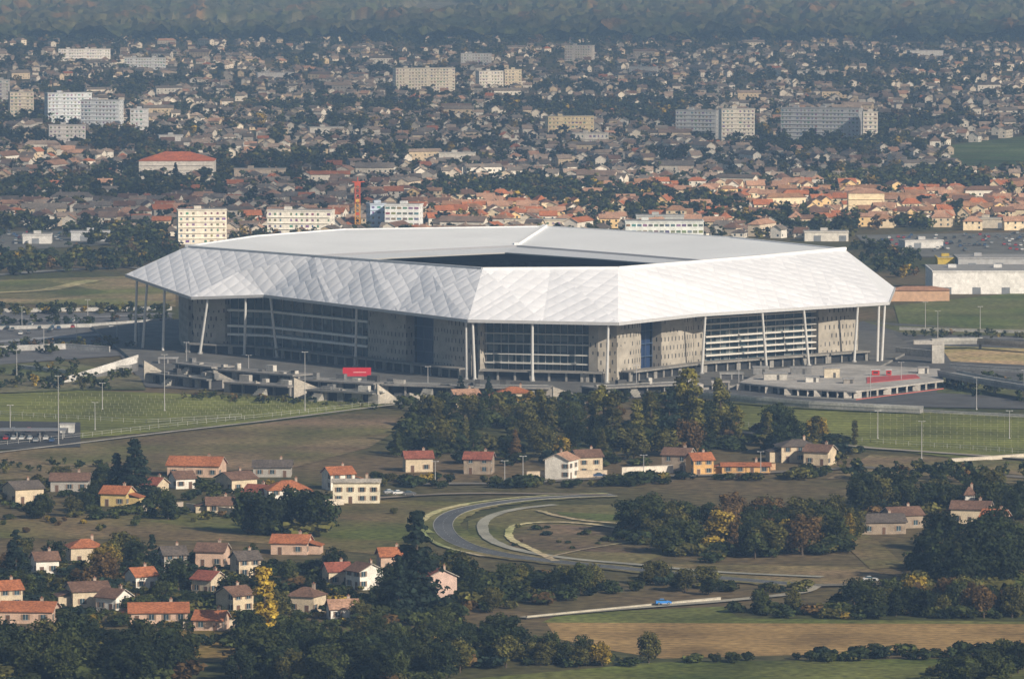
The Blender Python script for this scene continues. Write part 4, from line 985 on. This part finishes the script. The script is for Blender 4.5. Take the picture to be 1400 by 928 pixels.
cluster([(0, 665), (240, 655), (460, 685), (440, 706), (250, 712), (0, 712)], 24, 5, 9, MIX, "among the hamlet houses", sep=3, und=6)
cluster([(0, 765), (280, 768), (420, 778), (560, 788), (740, 795), (840, 810), (700, 840), (560, 858), (180, 860), (0, 850)], 66, 6, 11, MIX, "between the village houses", und=7)
cluster([(330, 720), (430, 722), (440, 735), (330, 738)], 6, 13, 16, ((DG, 1),), "in the meadow clump")
cluster([(900, 790), (1000, 805), (980, 815), (860, 800)], 6, 5, 8, AUT, "beside the lane")
for px, py, h, w_ in ((185, 684, 20, 1.4), (160, 682, 15, 1.3), (570, 838, 28, 1.3), (545, 846, 17, 1), (915, 622, 24, 1.1), (208, 792, 13, 1), (22, 795, 15, 1.2), (1352, 401, 9, 1.2), (240, 250, 14, 1), (630, 545, 9, 1.2), (668, 548, 10, 1)):
    p = P(px, py); tree('conifer', p.x, p.y, h, BG, "above its neighbours", w_)
YO = (0.15, 0.14, 0.03)
for px, py, h, c in ((362, 870, 18, (.42, .3, .04)), (825, 604, 20, YO), (838, 606, 18, OG), (812, 600, 15, OG), (940, 596, 24, (0.18, 0.16, 0.03)), (952, 598, 18, YO), (985, 594, 20, (0.16, 0.15, 0.04)), (930, 592, 20, OG), (870, 604, 15, YO), (890, 600, 17, OG), (740, 590, 15, YO), (755, 592, 13, OG), (1010, 604, 13, YO), (1050, 610, 12, OG), (130, 905, 12, YL), (1160, 752, 11, YL), (1115, 616, 12, OG), (1003, 760, 10, RU)):
    p = P(px, py); tree('poplar', p.x, p.y, h, c, "above its neighbours", 1.3)
cluster([(500, 654), (760, 662), (1000, 652), (1100, 645), (1180, 648), (1100, 655), (760, 668), (500, 668)], 26, 7, 12, MIX, "along the village street", kinds=(('shrub', 1),), sep=3)
cluster([(0, 712), (560, 700), (570, 720), (0, 730)], 16, 5, 8, MIX, "on the rough meadow", kinds=(('shrub', 1),), und=0)
cluster([(900, 905), (1400, 885), (1400, 900), (950, 908)], 16, 6, 10, DARK, "along the field edge", kinds=(('shrub', 1),))
cluster([(0, 872), (300, 876), (700, 860), (700, 885), (0, 890)], 30, 6, 10, DARK, "before the village gardens", kinds=(('shrub', 1), ('round', 1.3)), und=4)
cluster([(640, 775), (900, 800), (1100, 806), (1100, 812), (850, 812), (640, 800)], 14, 6, 9, AUT, "below the road bend", kinds=(('shrub', 1),), und=2)
cluster([(690, 718), (890, 726), (890, 755), (700, 748)], 8, 3, 5, AUT, "on rough ground inside the bend", kinds=(('shrub', 1),), und=2)

# ------------------------------------------------------------------ far suburb
def freeof(x, y):
    for (fx, fy, a, b_) in FOOT:
        if abs(x-fx) < a and abs(y-fy) < b_: return False
    return True
houses = []; grid = {}
def okgrid(x, y, r=10.5):
    gx, gy = int(x//20), int(y//20)
    for i in (-1, 0, 1):
        for j in (-1, 0, 1):
            for (a, b_) in grid.get((gx+i, gy+j), ()):
                if (a-x)**2+(b_-y)**2 < r*r: return False
    grid.setdefault((gx, gy), []).append((x, y)); return True
noh = [[(1290, 200), (1420, 184), (1420, 236), (1310, 238)], [(-20, 314), (170, 312), (180, 400), (-20, 400)], [(1165, 316), (1420, 316), (1420, 410), (1200, 410)]]
n = 0
while n < 3800:
    px, py = random.uniform(-40, 1440), 56+270*random.random()**.96
    if any(inpoly(px, py, q) for q in noh): continue
    p = P(px, py)
    dn = noise.noise(V((p.x*.006, p.y*.0025, 3)))
    if dn < -.17 and random.random() < .88: continue
    if not freeof(p.x, p.y) or not okgrid(p.x, p.y):
        n += .2; continue
    n += 1; houses.append((p.y, p.x, px, py))
for (x0, x1, yy) in ((578, 720, 302), (740, 860, 300), (860, 1010, 288), (900, 1150, 300), (1000, 1180, 280), (1210, 1400, 296), (600, 860, 290), (1040, 1400, 310), (20, 235, 290), (20, 160, 270)):
    x = x0
    while x < x1:
        p = P(x, yy+random.uniform(-2, 2))
        if freeof(p.x, p.y) and okgrid(p.x, p.y, 9): houses.append((p.y, p.x, x, yy))
        x += random.uniform(20, 34)
houses.sort()
SUN_CR = (0.82, 0.7, 0.5); SUN_YE = (0.8, 0.58, 0.3); LTG = (0.74, 0.72, 0.68)
wallp = [CREAM, WHITE, (0.64, 0.55, 0.43), (0.7, 0.66, 0.6), GREY, (0.7, 0.65, 0.57), WHITE, LTG]; roofp = [ORANGE, BRN, (0.2, 0.145, 0.115), GRB, PALE, (0.2, 0.175, 0.155), (0.34, 0.27, 0.22)]
def addfar(mb, x, y, px, py, local):
    front = 258 < py < 316
    rot = round(noise.noise(V((x*.003, y*.002, 9)))*4)*.4+random.choice((0, math.pi/2))+random.uniform(-.15, .15)
    if front: rot = random.choice((0, 0, 1.57))+random.uniform(-.35, .35)
    w_ = random.uniform(7, 10.5); d = random.uniform(6, 8); h = random.choice((2.9, 3, 5.0, 5.2, 3.1)); rise = random.uniform(1.5, 2.8)
    if front: w_ += 2.5; h = random.choice((3, 5.4, 5.8))
    if random.random() < .03: w_, h = 26, 7
    if front and px > 560:
        wc = random.choice((SUN_CR, SUN_YE, CREAM, WHITE, SUN_CR)); rc = random.choices((ORANGE, PALE, (0.3, 0.17, 0.1), BRN), (3, 3, 3, 1.5))[0]  # sunlit band: sunshine put into brighter walls and warmer roofs
    else:
        warm = py > 262 or (px < 480 and py > 215)
        wc = random.choice(wallp); rc = random.choices(roofp, (2.5, 3, 3, 2, 2, 3, 2) if warm else (.25, 1, 4, 3.5, .8, 6, 4.5))[0]
    house_geo(mb, w_, d, h, rise, random.random() < .25, wc, rc, rot=0 if local else rot, x0=0 if local else x, y0=0 if local else y)
    if random.random() < .6: mb.box(*((w_*.2, 0) if local else (x, y)), h+rise*.6, .9, .7, rise*.4+1.0, (0.4, 0.3, 0.24))
    return rot, wc, rc, h
nmw = {CREAM: "cream", WHITE: "white", PINK: "pink", GREY: "grey", SUN_CR: "sun tinted cream", SUN_YE: "sun tinted yellow"}
nmr = {ORANGE: "orange", BRN: "brown", GRB: "grey", PALE: "pale orange"}
for (y, x, px, py) in houses[:248]:
    mb = MB(); rot, wc, rc, h = addfar(mb, x, y, px, py, True)
    o = mb.obj("house", MAT3); o.location = (x, y, 0); o.rotation_euler = (0, 0, rot)
    top(o, f"{'two storey' if h > 4.9 else 'low'} {nmw.get(wc, 'beige')} suburban house with {nmr.get(rc, 'brown')} tiled roof", "house", "suburban houses behind the stadium")
mb = MB()
for (y, x, px, py) in houses[248:]: addfar(mb, x, y, px, py, False)
o = mb.obj("suburban_houses", MAT3); top(o, "mass of distant suburban houses with tiled roofs", "houses"); o["kind"] = "stuff"

hgrid = {}
for (y, x, _, _) in houses: hgrid.setdefault((int(x//14), int(y//14)), []).append((x, y))
def nearhouse(x, y, r):
    gx, gy = int(x//14), int(y//14)
    return any((a-x)**2+(b_-y)**2 < r*r for i in (-1, 0, 1) for j in (-1, 0, 1) for (a, b_) in hgrid.get((gx+i, gy+j), ()))
while len(pts) < 11500:
    px, py = random.uniform(-50, 1450), 30+300*random.random()**1.1
    if inpoly(px, py, noh[0]) or inpoly(px, py, noh[2]) or (inpoly(px, py, noh[1]) and random.random() < .9): continue
    p = P(px, py); dn = noise.noise(V((p.x*.006, p.y*.0025, 3)))
    if nearhouse(p.x, p.y, 5.5) or not freeof(p.x, p.y+8): continue
    if py > 258 and px > 560 and random.random() < .4: continue
    if dn > -.15: hgt = random.uniform(3.5, 8) if random.random() < .88 else random.uniform(9, 13)
    else: hgt = random.uniform(8, 13)
    if py < 62: hgt = random.uniform(9, 16)
    pts.append((p.x, p.y, hgt))
def band(poly, n, h0, h1):
    xs = [q[0] for q in poly]; ys = [q[1] for q in poly]; k = 0
    while k < n:
        px, py = random.uniform(min(xs), max(xs)), random.uniform(min(ys), max(ys))
        if inpoly(px, py, poly):
            p = P(px, py)
            if freeof(p.x, p.y+8): pts.append((p.x, p.y, random.uniform(h0, h1)))
            k += 1
band([(-20, 352), (170, 350), (250, 338), (240, 366), (-20, 380)], 130, 6, 10)
band([(120, 318), (240, 316), (240, 336), (120, 340)], 60, 7, 11)
band([(1160, 335), (1230, 345), (1280, 372), (1230, 385), (1180, 360)], 50, 5, 9)
band([(1230, 455), (1420, 458), (1420, 466), (1230, 462)], 30, 2, 4)
band([(-20, 505), (90, 498), (190, 520), (180, 534), (-20, 534)], 50, 3, 6)
band([(-20, 424), (230, 424), (230, 430), (-20, 432)], 60, 3, 6)
band([(-20, 474), (150, 470), (180, 478), (-20, 492)], 40, 3, 6)
band([(-20, 443), (230, 436), (230, 442), (-20, 450)], 40, 3, 5)
band([(-20, 636), (200, 632), (200, 640), (-20, 650)], 26, 2, 4)
band([(1150, 640), (1420, 650), (1420, 672), (1150, 664)], 60, 3, 7)
band([(1290, 515), (1420, 520), (1420, 552), (1290, 548)], 30, 3, 6)
band([(540, 552), (700, 552), (950, 548), (950, 562), (540, 566)], 80, 4, 8)
band([(250, 540), (520, 554), (520, 560), (250, 548)], 40, 2, 4)
pal = np.array([DG, DG, MG, MG, OG, RU, YL, BG])*1.2; pw = np.array([5, 5, 4, 4, 4, 1.0, .5, 2]); pw = pw/pw.sum()
def mass(name, items, TPL, label, cat, wmin=1, wmax=1.5):
    Vs = []; Cs = []
    for (x, y, h) in items:
        v, s_ = TPL[rng.integers(len(TPL))]; a = rng.uniform(0, 6.28); c, n_ = math.cos(a), math.sin(a); wd = rng.uniform(wmin, wmax)
        q = np.empty_like(v); q[:, 0] = (v[:, 0]*c-v[:, 1]*n_)*h*wd+x; q[:, 1] = (v[:, 0]*n_+v[:, 1]*c)*h*wd+y; q[:, 2] = v[:, 2]*h-.04*h
        Vs.append(q); Cs.append(np.outer(s_, pal[rng.choice(8, p=pw)]*rng.uniform(.8, 1.3)))
    Vs = np.concatenate(Vs); Cs = np.concatenate(Cs)
    o = link(name, bigmesh(name, Vs, np.full(len(Vs)//4, 4), Cs, M_LEAFS)); top(o, label, cat); o["kind"] = "stuff"; return len(Vs)//4
nf = mass("suburban_trees", pts, [leafcloud('round', 10, 10, .078, 900+i) for i in range(8)], "mass of garden trees spread through the suburb", "trees")
nf2 = mass("undergrowth", under, [leafcloud('shrub', 9, 34, .085, 950+i) for i in range(6)], "mass of bushes and hedges filling gardens and copses", "bushes", 1.0, 1.9)

# far forest canopy
nx, ny = 330, 200
ys = 8000+np.linspace(0, 1, ny)**1.3*7500
V_ = np.zeros((ny, nx, 3)); C_ = np.zeros((ny, nx, 3))
for j in range(ny):
    hw = 1300+(ys[j]-8000)*.12
    for i in range(nx):
        x = -hw+2*hw*i/(nx-1)+random.uniform(-3, 3); big = noise.noise(V((x*.004, ys[j]*.0012, 0))); mid = noise.noise(V((x*.02, ys[j]*.006, 5)))
        gap = big < -.27
        V_[j, i] = (x, ys[j]+random.uniform(-8, 8), .3 if gap else 8+random.uniform(0, 14)+mid*16)
        t = random.uniform(.6, 2.2); C_[j, i] = np.array((0.1, 0.095, 0.06) if gap else (MG if mid < .05 else RU if mid > .45 else (0.06, 0.06, 0.025)))*t
vv = V_.reshape(-1, 3); I = np.arange(ny*nx).reshape(ny, nx)
fc = np.stack([I[:-1, :-1], I[:-1, 1:], I[1:, 1:], I[1:, :-1]], -1).reshape(-1)
me = bigmesh("forest", vv[fc], np.full(len(fc)//4, 4), C_.reshape(-1, 3)[fc], M_LEAFS)
o = link("forest", me); top(o, "dark wooded belt beyond the suburb", "forest"); o["kind"] = "stuff"

# ------------------------------------------------------------------ cars
def car_parts():
    b_ = MB(); prof = [(-2.1, .35), (2.1, .35), (2.15, .75), (1.3, .95), (.75, 1.0), (-1.5, 1.02), (-2.1, .95)]
    for sg in (-1, 1): b_.face([(x, sg*.85, z) for x, z in (prof if sg < 0 else prof[::-1])], (1, 1, 1))
    for i in range(len(prof)):
        p, q = prof[i], prof[(i+1) % len(prof)]; b_.face([(p[0], -.85, p[1]), (p[0], .85, p[1]), (q[0], .85, q[1]), (q[0], -.85, q[1])], (1, 1, 1))
    b_.hexa([(-.95, -.6, 1.44), (.15, -.6, 1.44), (.15, .6, 1.44), (-.95, .6, 1.44)], [(-.9, -.58, 1.5), (.1, -.58, 1.5), (.1, .58, 1.5), (-.9, .58, 1.5)], (1, 1, 1))
    g = MB(); g.hexa([(-1.6, -.8, 1.0), (.85, -.8, 1.0), (.85, .8, 1.0), (-1.6, .8, 1.0)], [(-1.0, -.62, 1.44), (.2, -.62, 1.44), (.2, .62, 1.44), (-1.0, .62, 1.44)], (.05, .05, .05))
    w_ = MB(); w_.cyl((0, -.1, 0), (0, .1, 0), .33, .33, (.03, .03, .03), 12); w_.cyl((0, -.12, 0), (0, .12, 0), .18, .18, (.4, .4, .4), 8)
    return b_, g, w_
cb, cg, cw = car_parts()
mcar, ntc, bc = newmat("car_body_paint"); oi = ntc.nodes.new("ShaderNodeObjectInfo"); ntc.links.new(oi.outputs["Color"], bc.inputs["Base Color"]); bc.inputs["Roughness"].default_value = .3
CB, CG, CW = cb.mesh("body", mcar), cg.mesh("car_window", M_GLASS), cw.mesh("wheel", M_CAR)
full = MB(); full.v = cb.v+cg.v; full.s = cb.s+cg.s; full.c = cb.c+cg.c; full.m = [0]*len(cb.s)+[1]*len(cg.s)
for x in (-1.3, 1.3):
    for y in (-.8, .8): full.cyl((x, y-.1, .33), (x, y+.1, .33), .33, .33, (.03, .03, .03), 8, mi=2)
CF = full.mesh("parked_car", [mcar, M_GLASS, M_CAR])
CC = [((.6, .6, .6), "white"), ((.3, .31, .32), "silver"), ((.03, .03, .035), "black"), ((.35, .03, .03), "red"), ((.05, .09, .2), "blue"), ((.12, .12, .13), "grey")]
def fullcar(px, py, col, word, rot, z=.3, where="on the country lane"):
    p = P(px, py); e = empty("car", (p.x, p.y, z), rot); top(e, f"{word} hatchback car {where}", "car")
    o = link("body", CB, e); o.color = (*col, 1); link("car_window", CG, e)
    for x in (-1.3, 1.3):
        for y in (-.8, .8): link("wheel", CW, e, (x, y, .33))
fullcar(907, 829.5, (.05, .25, .7), "bright blue", .12, z=.75)
for px, py, k, r in ((545, 679, 0, .3), (533, 678, 1, .4), (560, 680, 5, 0), (1190, 798, 0, 0), (820, 655, 4, 0)): fullcar(px, py, CC[k][0], CC[k][1], r, z=.75, where="parked beside the houses")
def lot(poly, n, where):
    xs = [q[0] for q in poly]; ys_ = [q[1] for q in poly]; k = 0; used = set()
    while k < n:
        px, py = random.uniform(min(xs), max(xs)), random.uniform(min(ys_), max(ys_))
        if not inpoly(px, py, poly): continue
        p = P(px, py); gx, gy = round(p.x/2.8), round(p.y/8)
        if (gx, gy) in used: continue
        used.add((gx, gy)); k += 1
        c, wd = random.choice(CC); o = link("parked_car", CF, None, (gx*2.8, gy*8, .5), math.pi/2+random.uniform(-.04, .04)); o.color = (*c, 1)
        top(o, f"{wd} parked car {where}", "car", f"cars parked {where}")
lot([(0, 318), (80, 316), (90, 332), (0, 338)], 28, "on the distant car park")
lot([(1200, 324), (1400, 320), (1400, 344), (1215, 345)], 90, "on the commercial car park")
lot([(0, 442), (180, 438), (180, 448), (0, 462)], 22, "beside the stadium")
lot([(0, 590), (70, 590), (70, 610), (0, 612)], 16, "behind the fence")
# ------------------------------------------------------------------ lamps, fences
def lamp(px, py, h, where):
    p = P(px, py); e = empty("street_lamp", (p.x, p.y, 0), random.uniform(-.3, .3)); top(e, f"tall grey street lamp {where}", "street lamp", f"street lamps {where}")
    mb = MB(); mb.cyl((0, 0, 0), (0, 0, h), .18, .09, (.4, .4, .4), 7); mb.cyl((0, 0, 0), (0, 0, .5), .35, .35, (.4, .4, .4), 7); mb.beam((-.8, 0, h-.1), (.8, 0, h-.1), .12, .12, (.4, .4, .4)); mb.obj("pole", M_PAINT, e)
    for sx in (-.9, .9):
        mb = MB(); mb.box(sx, 0, h-.15, .6, .35, .18, (.5, .5, .5)); mb.obj("lamp_head", M_PAINT, e)
for px, py, h in ((80, 608, 24), (225, 562, 21), (417, 562, 22), (14, 592, 10), (130, 588, 10), (23, 520, 12), (140, 560, 10)): lamp(px, py, h, "on the terrace below the stadium")
for px, py, h in ((1260, 628, 13), (1335, 560, 12), (1400, 545, 11), (1200, 600, 10), (1282, 470, 14), (1265, 450, 12), (1340, 450, 10), (1190, 545, 12), (1232, 530, 10), (1380, 600, 10)): lamp(px, py, h, "beside the stadium approach")
for px, py, h in ((60, 480, 10), (105, 470, 10), (160, 465, 10), (30, 450, 10), (120, 440, 10), (190, 470, 10)): lamp(px, py, h, "in the car park")
for px, py, h in ((340, 520, 8), (585, 540, 9), (870, 538, 9), (1010, 528, 9), (255, 505, 9)): lamp(px, py, h+2, "on the podium")
for px, py, h in ((595, 664, 8), (690, 663, 8), (715, 661, 9), (880, 655, 8), (1040, 650, 8)): lamp(px, py, h, "along the village street")
def fence(pts_, label):
    mb = MB()
    for a, b_ in zip(pts_[:-1], pts_[1:]):
        p, q = P(*a), P(*b_); L = (q-p).length; k = int(L/5)
        for i in range(k+1):
            r = p.lerp(q, i/max(1, k)); mb.box(r.x, r.y, 0, .12, .12, 1.8, (.4, .4, .38))
        for z in (.9, 1.7): mb.beam(p+V((0, 0, z)), q+V((0, 0, z)), .06, .07, (.4, .4, .38))
    top(mb.obj("fence", M_PAINT), label, "fence")
fence([(-20, 612), (100, 600), (230, 585), (360, 572), (470, 560), (560, 549)], "pale metal fence along the terrace path")
fence([(0, 568), (200, 580), (330, 572)], "pale metal fence on the green terrace")
fence([(960, 575), (1190, 606), (1420, 622)], "pale metal fence below the planted terrace")
mb = MB(); p = P(40, 600); mb.box(p.x, p.y, 3.2, 26, 8, .4, (.2, .2, .21))
for sx in (-12, -4, 4, 12):
    for sy in (-3, 3): mb.box(p.x+sx, p.y+sy, 0, .3, .3, 3.2, (.3, .3, .3))
top(mb.obj("shelter", M_PAINT), "dark flat roofed car shelter on posts", "shelter")
mb = MB(); p = P(92, 592); mb.box(p.x, p.y, 0, 5, 4, 3.2, (.55, .55, .53)); mb.box(p.x, p.y, 3.2, 5.4, 4.4, .3, (.35, .35, .35)); mb.box(p.x, p.y-2.05, 0, 1, .1, 2.1, (.1, .1, .1)); top(mb.obj("hut", M_CONC), "small white technical hut by the car park", "hut")
def posts(poly, nrow, ncol, where):
    a, b_, c, d = [P(*q) for q in poly]; mb = MB()
    for i in range(nrow):
        for j in range(ncol):
            p = a.lerp(b_, j/(ncol-1)).lerp(d.lerp(c, j/(ncol-1)), i/(nrow-1)); mb.box(p.x, p.y, 0, .1, .1, 1.2, (.3, .29, .18))
    o = mb.obj("vine_stakes", M_PAINT); top(o, f"rows of thin pale stakes {where}", "stakes"); o["kind"] = "stuff"
posts([(20, 574), (430, 564), (490, 552), (60, 540)], 8, 40, "on the green terrace")
posts([(1190, 606), (1420, 622), (1420, 575), (1190, 562)], 8, 26, "on the far green terrace")
print("trees", CNT, "faces", nf, nf2, len(under), len(houses))
